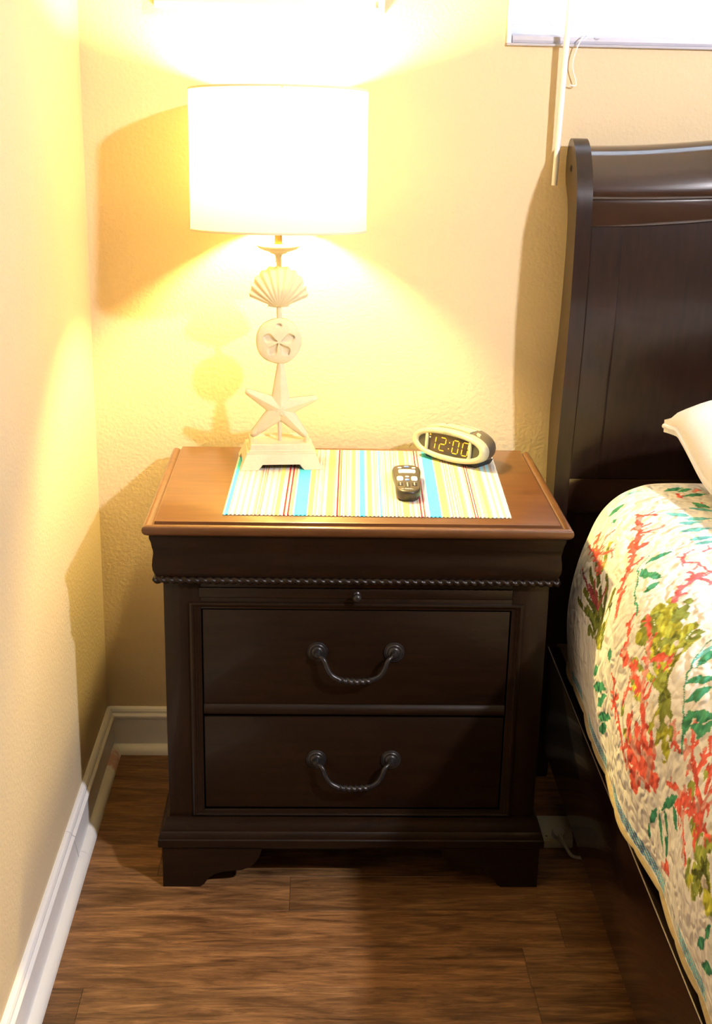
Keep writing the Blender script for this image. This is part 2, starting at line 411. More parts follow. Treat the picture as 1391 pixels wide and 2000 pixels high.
# picture over the lamp, only its lower edge in the frame
pc = thing('wall_picture', 'pale canvas picture on the wall above the lamp, cut by the top edge', 'picture', (.349, -.001, 1.506)); P0 = Vector(pc.location)
pc.rotation_euler = (0, math.radians(.6), 0)
bm = new(); add_box(bm, -.208, .208, -.030, 0, 0, .012, .002); add_box(bm, -.208, .208, -.030, 0, .538, .55, .002)
add_box(bm, -.208, -.196, -.030, 0, .012, .538, .002); add_box(bm, .196, .208, -.030, 0, .012, .538, .002); obj('frame', bm, M['frame_white'], pc)
bm = new(); add_box(bm, -.196, .196, -.022, -.004, .012, .538, .001); obj('canvas', bm, M['canvas'], pc)

# ------------------------------------------------------------------ nightstand
XC = .5133; HW = .326; YF, YB = -.500, -.050; ZT = .696
ns = thing('nightstand', 'dark brown two-drawer wooden nightstand in the corner beside the bed', 'nightstand', (XC, (YF+YB)/2, 0)); N0 = Vector(ns.location)
X0, X1 = XC-HW, XC+HW
def nbm(fn):
    bm = new(); fn(bm)
    for v in bm.verts: v.co -= N0
    return bm
top_prof = [(.0090, .696), (.0100, .6955), (.0106, .6905), (.0140, .6895), (.0165, .6915), (.0205, .6932), (.0250, .6925), (.0282, .6900), (.0295, .6860), (.0285, .6810), (.0255, .6770), (.0215, .6748), (.0190, .6735)]
obj('top', nbm(lambda b: add_mould(b, top_prof, X0, X1, YF, YB+.003)), M['top_wood'], ns, angle=35)
fr = [(.0190, .6735), (.0190, .668), (.0165, .661), (.0155, .654), (.0150, .650), (.0140, .648), (.0135, .640), (.0150, .630), (.0158, .620), (.0150, .611), (.0120, .603), (.0105, .5985)]
obj('frieze', nbm(lambda b: add_mould(b, fr, X0, X1, YF, YB)), M['dark_wood_x'], ns, angle=50)
def rope(b):
    R = .0056; o = .0100; zz = .5925
    def seg(a, c):
        n = int((Vector(c)-Vector(a)).length/.0016); add_tube(b, [Vector(a).lerp(Vector(c), k/n) for k in range(n+1)], R, seg=12, lobes=2, twist=2*2*math.pi/.028, amp=.24)
    seg((X0-o-.003, YF-o, zz), (X1+o+.003, YF-o, zz)); seg((X0-o, YF-o, zz), (X0-o, YB, zz)); seg((X1+o, YF-o, zz), (X1+o, YB, zz))
obj('rope_moulding', nbm(rope), M['bronze'] if False else M['dark_wood_x'], ns, angle=180)
FX0, FX1, FZ0, FZ1 = .2500, .7775, .1520, .5375       # drawer opening
def carcass(b):
    add_box(b, X0, X1, YF+.022, YB, .080, .599, 0)
    add_box(b, X0, FX0, YF, YF+.022, .080, .599, .0015); add_box(b, FX1, X1, YF, YF+.022, .080, .599, .0015)
    add_box(b, FX0, FX1, YF, YF+.022, .080, FZ0, .0005); add_box(b, FX0, FX1, YF, YF+.022, FZ1, .5575, .0005); add_box(b, FX0, FX1, YF, YF+.022, .5765, .599, .0005)
obj('carcass', nbm(carcass), M['dark_wood_z'], ns, angle=30)
def ring(b):
    # moulded frame round the drawers: bead outside, two steps down to the opening
    prof = [(.0195, 0), (.0195, .0035), (.0175, .0052), (.0150, .0056), (.0125, .0048), (.0110, .0025), (.0085, .0020), (.0080, .0005), (.0045, 0), (.0040, -.0025), (0, -.003), (0, -.012)]
    G = []
    for o, h in prof:
        yq = YF-h
        G.append([(FX0-o, yq, FZ0-o*.52), (FX1+o, yq, FZ0-o*.52), (FX1+o, yq, FZ1+o*.62), (FX0-o, yq, FZ1+o*.62)])
    add_grid(b, np.array(G), closed_v=True)
obj('drawer_moulding', nbm(ring), M['dark_wood_x'], ns, angle=35)
bm = nbm(lambda b: add_box(b, .2468, .7772, YF-.0015, YF+.02, .5580, .5757, .0012)); tray = obj('pull_out_tray', bm, M['dark_wood_x'], ns)
bm = new(); add_lathe(bm, [(.0, 0), (.0058, 0), (.0058, .002), (.0032, .004), (.0030, .008), (.0062, .011), (.0078, .015), (.0070, .019), (.004, .0215), (0, .0222)], 20, Matrix.Translation(Vector((.5130, YF-.0015, .5655))-N0) @ Matrix.Rotation(math.pi/2, 4, 'X'))
obj('knob', bm, M['bronze'], tray, label='small round dark knob')
def drawer(z0, z1, lip):
    def f(b):
        if lip:
            add_box(b, FX0+.002, FX1-.002, YF+.0035, YF+.02, z0+.0205, z1, .0012)
            add_prism(b, [(YF+.02, z0), (YF+.0025, z0), (YF+.0005, z0+.002), (YF-.0008, z0+.006), (YF-.0002, z0+.012), (YF+.003, z0+.0165), (YF+.0052, z0+.0185), (YF+.0052, z0+.021), (YF+.02, z0+.021)], 'x', FX0+.002, FX1-.002)
        else:
            add_box(b, FX0+.002, FX1-.002, YF+.0025, YF+.02, z0, z1, .0018)
    return obj('drawer', nbm(f), M['dark_wood_x'], ns, angle=35)
d1 = drawer(.3385, .5345, True); d2 = drawer(.1545, .3335, False)
def handle(par, zc, yface):
    for xx in (.4475, .5795):
        bm = new(); add_lathe(bm, [(0, 0), (.0182, 0), (.0182, .0016), (.0170, .0030), (.0152, .0028), (.0143, .0040), (.0128, .0050), (.0110, .0046), (.0103, .0062), (.0085, .0075), (.0070, .0080), (.0060, .0120), (.0050, .0165), (0, .0185)], 28,
                              Matrix.Translation(Vector((xx, yface, zc))-N0) @ Matrix.Rotation(math.pi/2, 4, 'X'))
        obj('rosette', bm, M['bronze'], par, angle=50)
    yb = yface-.0165; xm = .5135
    pts = [(.4475, yb+.006, zc-.003), (.4545, yb, zc-.004), (.4600, yb-.003, zc-.010), (.4645, yb-.006, zc-.022), (.4730, yb-.008, zc-.034), (.4860, yb-.009, zc-.041), (.5000, yb-.009, zc-.0435), (xm, yb-.009, zc-.0442)]
    pts = pts+[(2*xm-p[0], p[1], p[2]) for p in pts[-2::-1]]
    pth = smooth_path(pts, 12); n = len(pth)
    rad = [.0042+.0012*math.exp(-((i/(n-1)-.5)/.22)**2)-.0010*math.exp(-((i/(n-1)-.06)/.04)**2)-.0010*math.exp(-((i/(n-1)-.94)/.04)**2) for i in range(n)]
    bm = new(); add_tube(bm, [p-N0 for p in pth], rad, seg=12, lobes=2, twist=2*2*math.pi/.020, amp=.22, span=(.34, .66))
    obj('handle', bm, M['bronze'], par, angle=180, label='dark bail handle twisted in the middle')
handle(d1, .4580, YF+.0035); handle(d2, .2515, YF+.0025)
base_prof = [(0, .1385), (.0050, .1385), (.0058, .1345), (.0062, .1325), (.0085, .1265), (.0120, .1200), (.0128, .1160), (.0128, .1140), (.0155, .1110), (.0172, .1065), (.0178, .1035), (.0178, .1010), (.0195, .0990), (.0195, .0865), (.0180, .0840), (.0130, .0810), (.0120, .0780)]
obj('base_moulding', nbm(lambda b: add_mould(b, base_prof, X0, X1, YF, YB)), M['dark_wood_x'], ns, angle=30)
FT = [(0, 0), (.066, 0), (.074, .006), (.080, .016), (.092, .026), (.106, .031), (.122, .033), (.142, .035), (.156, .041), (.166, .050), (.172, .060), (.176, .072), (.178, .0795), (0, .0795)]
OX = .0130
def foot(sx, sy):
    def f(b):
        xo = X0-OX if sx < 0 else X1+OX; yo = YF-OX if sy < 0 else YB
        d = -sx; e = -sy
        add_prism(b, [(xo+d*p, q) for p, q in FT], 'y', yo, yo+e*.020)
        add_prism(b, [(yo+e*max(p*.85, .020), q) for p, q in FT], 'x', xo, xo+d*.020)
    return obj('foot', nbm(f), M['dark_wood_x'], ns, angle=30)
for sx in (-1, 1):
    for sy in (-1, 1): foot(sx, sy)
# a chip of bare wood under the top edge
# ------------------------------------------------------------------ striped placemat
def quad(u, v):
    FL, FR, BR, BL = Vector((.2884, -.4764)), Vector((.7687, -.479)), Vector((.7850, -.070)), Vector((.2960, -.066))
    return FL*(1-u)*(1-v)+FR*u*(1-v)+BR*u*v+BL*(1-u)*v
W_ = (.70, .69, .65); CYN = (.10, .62, .82); LCY = (.45, .80, .88); YEL = (.78, .72, .24); TANS = (.52, .33, .20); RED = (.50, .03, .04); ORG = (.70, .24, .09); PNK = (.62, .26, .25); PUR = (.40, .30, .60)
px0, px1 = 437.0, 997.0
STR = [(437, 445, CYN), (475, 478, LCY), (496, 498, PNK), (501, 503, TANS), (506, 508, PNK), (535, 543, YEL), (552, 555, RED), (560, 563, RED), (567, 569, TANS), (573, 598, CYN), (600, 609, YEL), (615, 616.5, PNK), (621, 622.5, TANS), (627, 628.5, PNK),
       (635, 648, YEL), (656, 659, RED), (661.5, 664, ORG), (668, 669.5, PNK), (673, 674.5, TANS), (678, 679.5, PNK), (686, 693, YEL), (694, 698, LCY), (702, 713, CYN), (718, 727, YEL), (738, 739.5, TANS), (743, 746.5, CYN), (752, 753.5, PNK), (758, 759.5, TANS), (764, 765.5, PNK), (770, 771.5, TANS),
       (776, 778, PNK), (788, 801, YEL), (808, 810, PNK), (822, 825, RED), (829, 831.5, RED), (836, 837.5, PUR), (840, 863, CYN), (866, 878, YEL), (884, 886, PNK), (890, 891.5, TANS), (896, 898, PNK), (906, 912, YEL), (916, 918, LCY), (928, 930.5, RED), (933, 935.5, RED), (940, 941.5, PNK), (946, 947.5, TANS), (953, 960, YEL), (964, 970, LCY), (977, 982, LCY), (988, 989.5, TANS)]
def stripe(px):
    for a, b, c in STR:
        if a <= px < b: return c
    return (.62, .52, .38) if int(px/4) % 3 == 0 else W_
ribs, sub = 280, 4
pm = thing('placemat', 'woven striped placemat in white, aqua, yellow and red on the nightstand', 'placemat', (.5345, -.273, ZT)); PM0 = Vector(pm.location)
bm = new(); lay = bm.loops.layers.float_color.new('print')
nu = ribs*2; vv = [0, .004, .01, .5, .99, .996, 1]
rows = []
for i in range(nu+1):
    u = i/nu; r = []
    for k, v in enumerate(vv):
        jag = (.0012*(1 if (i//4) % 2 else -1)) if k in (0, len(vv)-1) else 0
        p = quad(u, v); edge = .003 if 0 < k < len(vv)-1 else .0012
        side = 0.0
        if i in (0, nu): side = .0
        h = .0022+(.0007 if i % 2 else 0)
        r.append(bm.verts.new((p.x-PM0.x, p.y+jag-PM0.y, h if 0 < k < len(vv)-1 else .0010)))
    rows.append(r)
for i in range(nu):
    c = stripe(px0+(px1-px0)*(i+.5)/nu)
    for k in range(len(vv)-1):
        f = bm.faces.new((rows[i][k], rows[i+1][k], rows[i+1][k+1], rows[i][k+1]))
        for l in f.loops: l[lay] = (*c, 1)
bnd = [r[0] for r in rows], [r[-1] for r in rows]
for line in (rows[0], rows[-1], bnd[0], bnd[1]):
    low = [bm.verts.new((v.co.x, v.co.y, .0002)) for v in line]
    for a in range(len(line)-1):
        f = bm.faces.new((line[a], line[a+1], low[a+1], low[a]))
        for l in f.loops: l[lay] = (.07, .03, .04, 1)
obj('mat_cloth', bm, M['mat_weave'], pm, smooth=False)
# lumpy selvedge threads down the two short sides
for side, u in ((-1, 0), (1, 1)):
    bm = new(); pts = []
    for k in range(241):
        p = quad(u, k/240); pts.append(Vector((p.x-PM0.x+side*.0006*math.sin(k*1.3), p.y-PM0.y, .0016)))
    add_tube(bm, pts, [.0016+.0006*math.sin(k*1.3) for k in range(241)], seg=6)
    obj('selvedge', bm, pbr('selvedge_thread', (.82, .78, .66), .9), pm)
MZ = ZT+.0030
# ------------------------------------------------------------------ table lamp
LX, LY = .3725, -.155
lp = thing('table_lamp', 'ivory seashell table lamp with a white drum shade, lit, on the placemat', 'lamp', (LX, LY, MZ), math.radians(5)); L0 = Vector(lp.location)
def skirt():
    bm = new(); hb = (.076, .061); ht = (.0635, .0495); H = .028
    # four sloping sides, each with its arched cut-out
    for k in range(4):
        w0, w1 = (hb[0], ht[0]) if k % 2 == 0 else (hb[1], ht[1]); d0, d1 = (hb[1], ht[1]) if k % 2 == 0 else (hb[0], ht[0])
        c = .043 if k % 2 == 0 else .034
        poly = [(-w0, 0), (-c, 0), (-c+.008, .0095), (c-.008, .0095), (c, 0), (w0, 0), (w1, H), (-w1, H)]
        R = Matrix.Rotation(k*math.pi/2, 3, 'Z')
        def P(u, t, ins): return R @ Vector((u*(1-ins*.0), -(d0+(d1-d0)*t/H)+ins*.007, t))
        A = [bm.verts.new(P(u, t, 0)) for u, t in poly]; B = [bm.verts.new(P(u*.93, t, 1)) for u, t in poly]
        bm.faces.new(A); bm.faces.new(B[::-1])
        for i in range(8): bm.faces.new((A[i], A[(i+1) % 8], B[(i+1) % 8], B[i]))
    return bm
obj('base_skirt', skirt(), M['lamp_resin'], lp, smooth=False)
bm = new()
add_box(bm, -.0640, .0640, -.0500, .0500, .0275, .0305, .0008)
G = []
for hx, hy, z in [(.0600, .0460, .0300), (.0600, .0460, .0325), (.0572, .0432, .0340), (.0565, .0425, .0430), (.0550, .0410, .0445), (.0490, .0350, .0447), (.0440, .0300, .0415), (0.001, .001, .0410)]:
    G.append([(-hx, -hy, z), (hx, -hy, z), (hx, hy, z), (-hx, hy, z)])
add_grid(bm, np.array(G), closed_v=True)
obj('base_top', bm, M['lamp_resin'], lp, smooth=False)
def zl(z): return z-MZ
for q, r in (([(0, 0, .041), (0, 0, zl(.800))], .0036), ([(0, .004, zl(.80)), (-.001, .004, zl(.90))], .0036), ([(-.001, 0, zl(.965)), (-.002, 0, zl(.995))], .0046), ([(-.002, 0, zl(1.04)), (-.002, 0, zl(1.08))], .0046)):
    bm = new(); add_tube(bm, q, r, 12); obj('rod', bm, M['lamp_resin'], lp)
def polar_shape(cz, cx, rad, front, back, nt=240, nr=14):
    """heightfield body over a star-convex outline in the x-z plane; front faces the room (-y)"""
    bm = new(); Gf, Gb = [], []
    for i in range(nt):
        a = 2*math.pi*i/nt; R = rad(a); f, b = [], []
        for j in range(nr+1):
            r = R*j/nr; x, z = r*math.cos(a), r*math.sin(a)
            f.append((cx+x, -front(x, z, a, j/nr), zl(cz)+z)); b.append((cx+x, back(x, z, a, j/nr), zl(cz)+z))
        Gf.append(f); Gb.append(b)
    add_grid(bm, np.array(Gf), closed_u=True); add_grid(bm, np.array(Gb)[:, ::-1], closed_u=True)
    bmesh.ops.remove_doubles(bm, verts=bm.verts[:], dist=1e-5)
    return bm
ARMS = [((0, .083), .0200), ((.063, .019), .0185), ((.045, -.050), .0190), ((-.051, -.048), .0195), ((-.060, .032), .0185)]
SC = (.0015, .8020)
def arm_field(x, z):
    """1 on the ridge of the nearest arm, 0 on the outline"""
    best = -1
    for (ax, az), w in ARMS:
        L = math.hypot(ax, az); t = (x*ax+z*az)/L/L; d = abs(x*az-z*ax)/L
        if t < -.12: continue
        if t > 1: d = math.hypot(x-ax, z-az)+.0; tt = 1.0
        else: tt = max(t, 0)
        ww = w*(1-.66*tt**1.1)
        best = max(best, 1-d/ww)
    return best
def star_r(a):
    lo = 0
    r = .006
    while r < .10 and arm_field(r*math.cos(a), r*math.sin(a)) > 0: r += .0004
    return r
def star_front(x, z, a, t):
    f = max(arm_field(x, z), 0); rr = math.hypot(x, z)
    return .003+.013*math.sqrt(f)*(1-.55*min(rr/.08, 1)) if f > 0 else .002
obj('starfish', polar_shape(SC[1], SC[0], star_r, star_front, lambda x, z, a, t: .006*(1-t*t)+.001, 420, 16), M['lamp_resin'], lp, angle=75)
RD = .0425
PET = [90, 162, 234, 306, 18]
def dollar_front(x, z, a, t):
    h = .0035+.0105*math.sqrt(max(1-t*t, 0))
    for k, p in enumerate(PET):
        pa = math.radians(p); u = x*math.cos(pa)+z*math.sin(pa); v = -x*math.sin(pa)+z*math.cos(pa)
        if k == 0: d = math.hypot((u-.030)/.004, v/.0055)
        else:
            s = (u-.004)/.026
            if not 0 < s < 1: continue
            wd = .0016+.0078*math.sin(math.pi*s**1.6)
            d = abs(v)/wd
        if d < 1: h -= .0052*(1-d**3)
    return h
obj('sand_dollar', polar_shape(.9305, -.0022, lambda a: RD*(1+.012*math.cos(5*a)), dollar_front, lambda x, z, a, t: .010*math.sqrt(max(1-t*t, 0))+.001, 160, 40), M['lamp_resin'], lp, angle=80)
# scallop shell: a ribbed fan rising from its hinge
def scallop():
    bm = new(); na, nr = 132, 14; Gf, Gb = [], []
    for i in range(na+1):
        s = i/na; a = math.radians(22+136*s); rib = .5+.5*math.cos(2*math.pi*11*(s-.5))
        Rm = (.053+.018*math.sin(math.pi*s)**1.2)*(1+.045*rib)
        f, b = [], []
        for j in range(nr+1):
            t = j/nr; r = .004+Rm*t; dome = .020*math.sin(math.pi*min(t*.92+.04, 1))**.8*math.sin(math.pi*min(max(s, .03), .97))**.7
            x, z = r*math.cos(a), r*math.sin(a)
            f.append((-.0025+x, -.003-dome-.0036*rib*t, zl(.9905)+z)); b.append((-.0025+x, .003+dome*.6-.0030*rib*t*0+.0026*(1-rib)*t*0, zl(.9905)+z))
        Gf.append(f); Gb.append(b)
    add_grid(bm, np.array(Gf)); add_grid(bm, np.array(Gb)[:, ::-1])
    for k in (0, -1):
        A, B = Gf[k], Gb[k]
    # rim and edges
    rim = np.array([[Gf[i][-1], Gb[i][-1]] for i in range(na+1)]); add_grid(bm, rim)
    for k in (0, -1): add_grid(bm, np.array([[Gf[k][j], Gb[k][j]] for j in range(nr+1)]))
    add_grid(bm, np.array([[Gf[i][0], Gb[i][0]] for i in range(na+1)]))
    # two ears at the hinge
    for sx in (-1, 1):
        t = bmesh.new(); add_prism(t, [(-.0025+sx*.002, zl(.992)), (-.0025+sx*.020, zl(.994)), (-.0025+sx*.017, zl(1.004)), (-.0025+sx*.006, zl(1.004))], 'y', -.004, .004); merge(bm, t)
    bmesh.ops.remove_doubles(bm, verts=bm.verts[:], dist=1e-5)
    return bm
obj('scallop_shell', scallop(), M['lamp_resin'], lp, angle=70)
TX = Matrix.Translation((-.003, 0, 0))
bm = new(); add_lathe(bm, [(0, zl(1.0745)), (.0050, zl(1.0745)), (.0052, zl(1.084)), (.0075, zl(1.0885)), (.0140, zl(1.0905)), (.0170, zl(1.0935)), (.0260, zl(1.0960)), (.0340, zl(1.0990)), (.0385, zl(1.1025)), (.0390, zl(1.1050)), (.0365, zl(1.1065)), (.0120, zl(1.1075)), (0, zl(1.1075))], 40, TX)
obj('neck_dish', bm, M['lamp_resin'], lp)
bm = new(); add_lathe(bm, [(.0070, zl(1.107)), (.0070, zl(1.175)), (.0150, zl(1.178)), (.0165, zl(1.190)), (.0165, zl(1.228)), (.0150, zl(1.232)), (0, zl(1.232))], 24, TX)
obj('socket', bm, M['brass'], lp)
bm = new(); add_lathe(bm, [(0, zl(1.232)), (.0125, zl(1.232)), (.0130, zl(1.246)), (.0200, zl(1.260)), (.0275, zl(1.275)), (.0300, zl(1.290)), (.0275, zl(1.305)), (.0190, zl(1.316)), (.0090, zl(1.3205)), (0, zl(1.3215))], 24, TX)
obj('bulb', bm, M['bulb'], lp, label='glowing warm bulb')
SH = Matrix.Translation((-.003, 0, zl(1.252))) @ Matrix.Rotation(math.radians(-3.4), 4, 'X')
HS, RS = .1195, .1575
def sh_bm(fn):
    bm = new(); fn(bm); bm.transform(SH); return bm
def shade_fn(b):
    G = []
    for r, z in [(RS, -HS), (RS, HS), (RS-.0012, HS), (RS-.0012, -HS)]:
        G.append([(r*math.cos(2*math.pi*k/96), r*math.sin(2*math.pi*k/96), z) for k in range(96)])
    add_grid(b, np.array(G[:2]), closed_v=True)
obj('lamp_shade', sh_bm(shade_fn), M['shade'], lp, angle=60)
for z in (-HS, HS):
    def tr(b):
        G = []
        for q in range(6):
            a = q*math.pi/3; G.append([((RS+.0008*math.cos(a))*math.cos(2*math.pi*k/96), (RS+.0008*math.cos(a))*math.sin(2*math.pi*k/96), z+.0022*math.sin(a)) for k in range(96)])
        add_grid(b, np.array(G), closed_u=True, closed_v=True)
    obj('shade_trim', sh_bm(tr), M['shade_trim'], lp)
def spider(b):
    for k in range(3):
        a = k*2*math.pi/3+.5; add_tube(b, [(.006*math.cos(a), .006*math.sin(a), HS-.018), ((RS-.001)*math.cos(a), (RS-.001)*math.sin(a), HS-.004)], .0013, 6)
    add_lathe(b, [(0, HS-.021), (.009, HS-.021), (.009, HS-.015), (0, HS-.015)], 16)
    for s in (-1, 1):
        add_tube(b, smooth_path([(s*.016, 0, -.055), (s*.034, 0, -.02), (s*.042, 0, .03), (s*.036, 0, .075), (s*.014, 0, HS-.022), (0, 0, HS-.018)], 6), .0014, 6)
obj('harp', sh_bm(spider), M['brass'], lp)

# ------------------------------------------------------------------ alarm clock
ck = thing('alarm_clock', 'oval alarm clock with amber digits reading 12:00 at the back of the placemat', 'clock', (.7205, -.1265, MZ+.0012), math.radians(-43)); 
FA, FB = .0875, .0320; FC = .0335                     # half width, half height, centre height of the face
TILT = Matrix.Translation((0, -.040, FC)) @ Matrix.Rotation(math.radians(-5), 4, 'X')
def ell(a, b, y, n=64, p=2.25, z0=0.0, flat=None):
    out = []
    for k in range(n):
        t = 2*math.pi*k/n; c, s = math.cos(t), math.sin(t)
        x = a*math.copysign(abs(c)**(2/p), c); z = z0+b*math.copysign(abs(s)**(2/p), s)
        if flat is not None: z = max(z, flat)
        out.append((x, y, z))
    return out
bm = new()
G = [ell(.0730, .0195, .003), ell(.0735, .0200, -.0005), ell(.0760, .0215, -.0035), ell(.0810, .0258, -.0045), ell(.0850, .0290, -.0030), ell(FA, .0305, .001), ell(.0872, .0312, .008), ell(.0860, .0318, .014)]
add_grid(bm, np.array(G), closed_v=True); bm.transform(TILT); obj('bezel', bm, M['silver'], ck, angle=60)
for sx in (-1, 1):
    bm = new(); add_box(bm, sx*.0515-.0028, sx*.0515+.0028, -.0028, .004, -.0185, .0185, .0008); bm.transform(TILT); obj('bezel_bar', bm, M['silver'], ck)
bm = new(); add_box(bm, -.0495, .0495, .0012, .004, -.0195, .0195, .0003); bm.transform(TILT); disp = obj('display', bm, M['clock_glass'], ck)
for sx in (-1, 1):
    bm = new(); pts = [(x, z) for x, y, z in ell(.0735, .0200, 0, 64) if sx*x > .0535]; pts.sort(key=lambda q: math.atan2(q[1], sx*(q[0]-sx*.0535)))
    add_prism(bm, [(sx*.0535, -.0140)]+pts+[(sx*.0535, .0140)], 'y', .0012, .004); bm.transform(TILT); obj('speaker_grille', bm, M['speaker'], ck, smooth=False)
bm = new()
G = [ell(.0858, .0315, .013, flat=-.0305), ell(.0850, .0330, .020, z0=.0015, flat=-.030), ell(.0815, .0345, .036, z0=.002, flat=-.0285), ell(.0740, .0325, .052, z0=.002, flat=-.027), ell(.0600, .0260, .062, flat=-.0220), ell(.0300, .0120, .066), ell(.001, .001, .0665)]
add_grid(bm, np.array(G), closed_v=True); bm.transform(TILT); obj('housing', bm, M['clock_dark'], ck, angle=60, label='dark grey back shell')
bm = new(); add_prism(bm, [(-.060, .0), (.060, .0), (.066, .010), (-.066, .010)], 'y', -.030, .016); obj('stand', bm, M['clock_black'], ck)
# beige top plate with the row of keys
def top_z(x, y): return .0345*max(1-(abs(x)/.0855)**2.25, 0)**(1/2.25)
def plate(x0, x1, y0, y1, th, mt, name, n=8):
    bm = new(); A, B = [], []
    for i in range(n+1):
        x = x0+(x1-x0)*i/n; zz = top_z(x, 0)
        A.append([(x, y0, zz-.002), (x, y0, zz+th-.0004), (x, y0+.0005, zz+th), (x, y1-.0005, zz+th+.0012*(y1-y0)/.02), (x, y1, zz+th-.0004), (x, y1, zz-.002)])
    V = add_grid(bm, np.array(A), closed_v=True); bm.faces.new(V[0]); bm.faces.new(V[-1][::-1]); bm.transform(TILT)
    return obj(name, bm, mt, ck, angle=40)
plate(-.062, .040, .010, .0235, .0010, M['silver'], 'top_plate')
for x0, x1 in ((-.048, -.033), (-.026, -.009), (-.007, .003), (.005, .016), (.018, .040)): plate(x0, x1, .0245, .034, .0016, M['silver'], 'button', 3)
plate(-.006, .040, .0352, .046, .0010, M['silver'], 'snooze_bar', 6)
bm = new(); add_lathe(bm, [(0, 0), (.0060, 0), (.0058, .0018), (0, .0022)], 20, TILT @ Matrix.Translation((.056, .022, .0258)) @ Matrix.Rotation(math.radians(32), 4, 'Y') @ Matrix.Scale(1.5, 4, (1, 0, 0))); obj('button', bm, M['silver'], ck)
bm = new(); add_lathe(bm, [(0, 0), (.0013, 0), (.0012, .0006), (0, .0006)], 12, TILT @ Matrix.Translation((.0690, .026, .0205)) @ Matrix.Rotation(math.radians(48), 4, 'Y')); obj('sensor_hole', bm, M['clock_black'], ck)
# seven-segment digits
SEG = {'1': 'bc', '2': 'abged', '0': 'abcdef'}
def digit(ch, cx):
    bm = new(); w, h, t = .0066, .0125, .0017; S = math.tan(math.radians(7))
    def bar(x0, z0, x1, z1):
        d = Vector((x1-x0, 0, z1-z0)); L = d.length; d.normalize(); nrm = Vector((-d.z, 0, d.x))
        pts = [Vector((x0, 0, z0))+d*.0010, Vector((x0, 0, z0))+d*.0022+nrm*t*.55, Vector((x1, 0, z1))-d*.0022+nrm*t*.55, Vector((x1, 0, z1))-d*.0010, Vector((x1, 0, z1))-d*.0022-nrm*t*.55, Vector((x0, 0, z0))+d*.0022-nrm*t*.55]
        add_prism(bm, [(cx+p.x+p.z*S, p.z) for p in pts], 'y', .0006, .0014)
    P = {'a': (-w, h, w, h), 'b': (w, h, w, 0), 'c': (w, 0, w, -h), 'd': (-w, -h, w, -h), 'e': (-w, 0, -w, -h), 'f': (-w, h, -w, 0), 'g': (-w, 0, w, 0)}
    for s in SEG[ch]: bar(*P[s])
    bm.transform(TILT); return obj('digit', bm, M['digits'], disp, smooth=False)
for ch, cx in (('1', -.0385), ('2', -.0145), ('0', .0165), ('0', .0390)): digit(ch, cx)
bm = new()
for z in (-.006, .006): add_prism(bm, [(.0012+z*.12+.0011*math.cos(k*math.pi/4), z+.0013*math.sin(k*math.pi/4)) for k in range(8)], 'y', .0006, .0014)
bm.transform(TILT); obj('colon', bm, M['digits'], disp, smooth=False)
bm = new(); add_prism(bm, [(-.0468, .0125), (-.0438, .0125), (-.0438, .0155), (-.0468, .0155)], 'y', .0006, .0014); bm.transform(TILT); obj('indicator', bm, M['digits'], disp)
for qx, qz in ((-.0454, .0088), (.0466, -.0152)):
    bm = new(); add_prism(bm, [(qx-.0014, qz-.0013), (qx+.0014, qz-.0013), (qx+.0014, qz+.0013), (qx-.0014, qz+.0013)], 'y', .0006, .0014); bm.transform(TILT); obj('indicator', bm, M['led_white'], disp, label='small white mark')
def text(name, s, size, mt, parent, mat, ext=.0001):
    cu = bpy.data.curves.new(name, 'FONT'); cu.body = s; cu.size = size; cu.extrude = ext; cu.align_x = 'CENTER'; cu.align_y = 'CENTER'; cu.resolution_u = 2
    tmp = bpy.data.objects.new('lettering_outline', cu); me = bpy.data.meshes.new_from_object(tmp); bpy.data.objects.remove(tmp); bpy.data.curves.remove(cu)
    me.transform(mat); me.materials.clear(); me.materials.append(mt); o = bpy.data.objects.new(name, me); o['kind'] = 'stuff'; return link(o, parent)
text('lettering', 'EMERSON', .0045, M['clock_text'], ck, TILT @ Matrix.Translation((-.002, -.0050, .0245)) @ Matrix.Rotation(math.radians(90+4), 4, 'X'))

# ------------------------------------------------------------------ remote control
rm = thing('remote_control', 'black remote control with white and blue keys lying on the placemat', 'remote', (.605, -.320, MZ), math.radians(-1.8)); 
RZT = .0205
OUT = [(.083, .0), (.0825, .008), (.080, .015), (.075, .0205), (.066, .0245), (.052, .0262), (.036, .0258), (.018, .0245), (0, .0232), (-.02, .0225), (-.040, .0226), (-.058, .0222), (-.070, .0200), (-.079, .0150), (-.084, .0085), (-.0855, .0)]
ys, ws = zip(*[(p[0], p[1]) for p in OUT])
dense = smooth_path([(w, yv, 0) for yv, w in OUT], 4)
ring = [(p.x, p.y) for p in dense]+[(-p.x, p.y) for p in dense[-2:0:-1]]
def rring(s, z, dy=0.0):
    return [(x*s, y*(1-(1-s)*.45)+dy, z+.002*(1 if 0 else 0)) for x, y in ring]
bm = new(); Gr = [rring(.80, .0), rring(.90, .0015), rring(.965, .006), rring(.995, .011), rring(1.0, .0145), rring(.985, .0175), rring(.95, .0195), rring(.88, RZT), rring(.5, RZT+.0006), rring(.02, RZT+.0008)]
V = add_grid(bm, np.array(Gr), closed_v=True); bm.faces.new(V[0]); bm.faces.new(V[-1][::-1])
obj('body', bm, M['remote'], rm, angle=60)
def key(cx, cy, hx, hy, mt, h=.0016, p=3.0, name='button', label=None):
    bm = new(); G = []
    for s, z in ((1, RZT-.0006), (1, RZT+h*.6), (.93, RZT+h*.92), (.78, RZT+h), (.05, RZT+h*1.05)):
        G.append([(cx+x, cy+yv, z) for x, _, yv in ell(hx*s, hy*s, 0, 20, p)])
    V = add_grid(bm, np.array(G), closed_v=True); bm.faces.new(V[-1]); return obj(name, bm, mt, rm, angle=50, label=label)
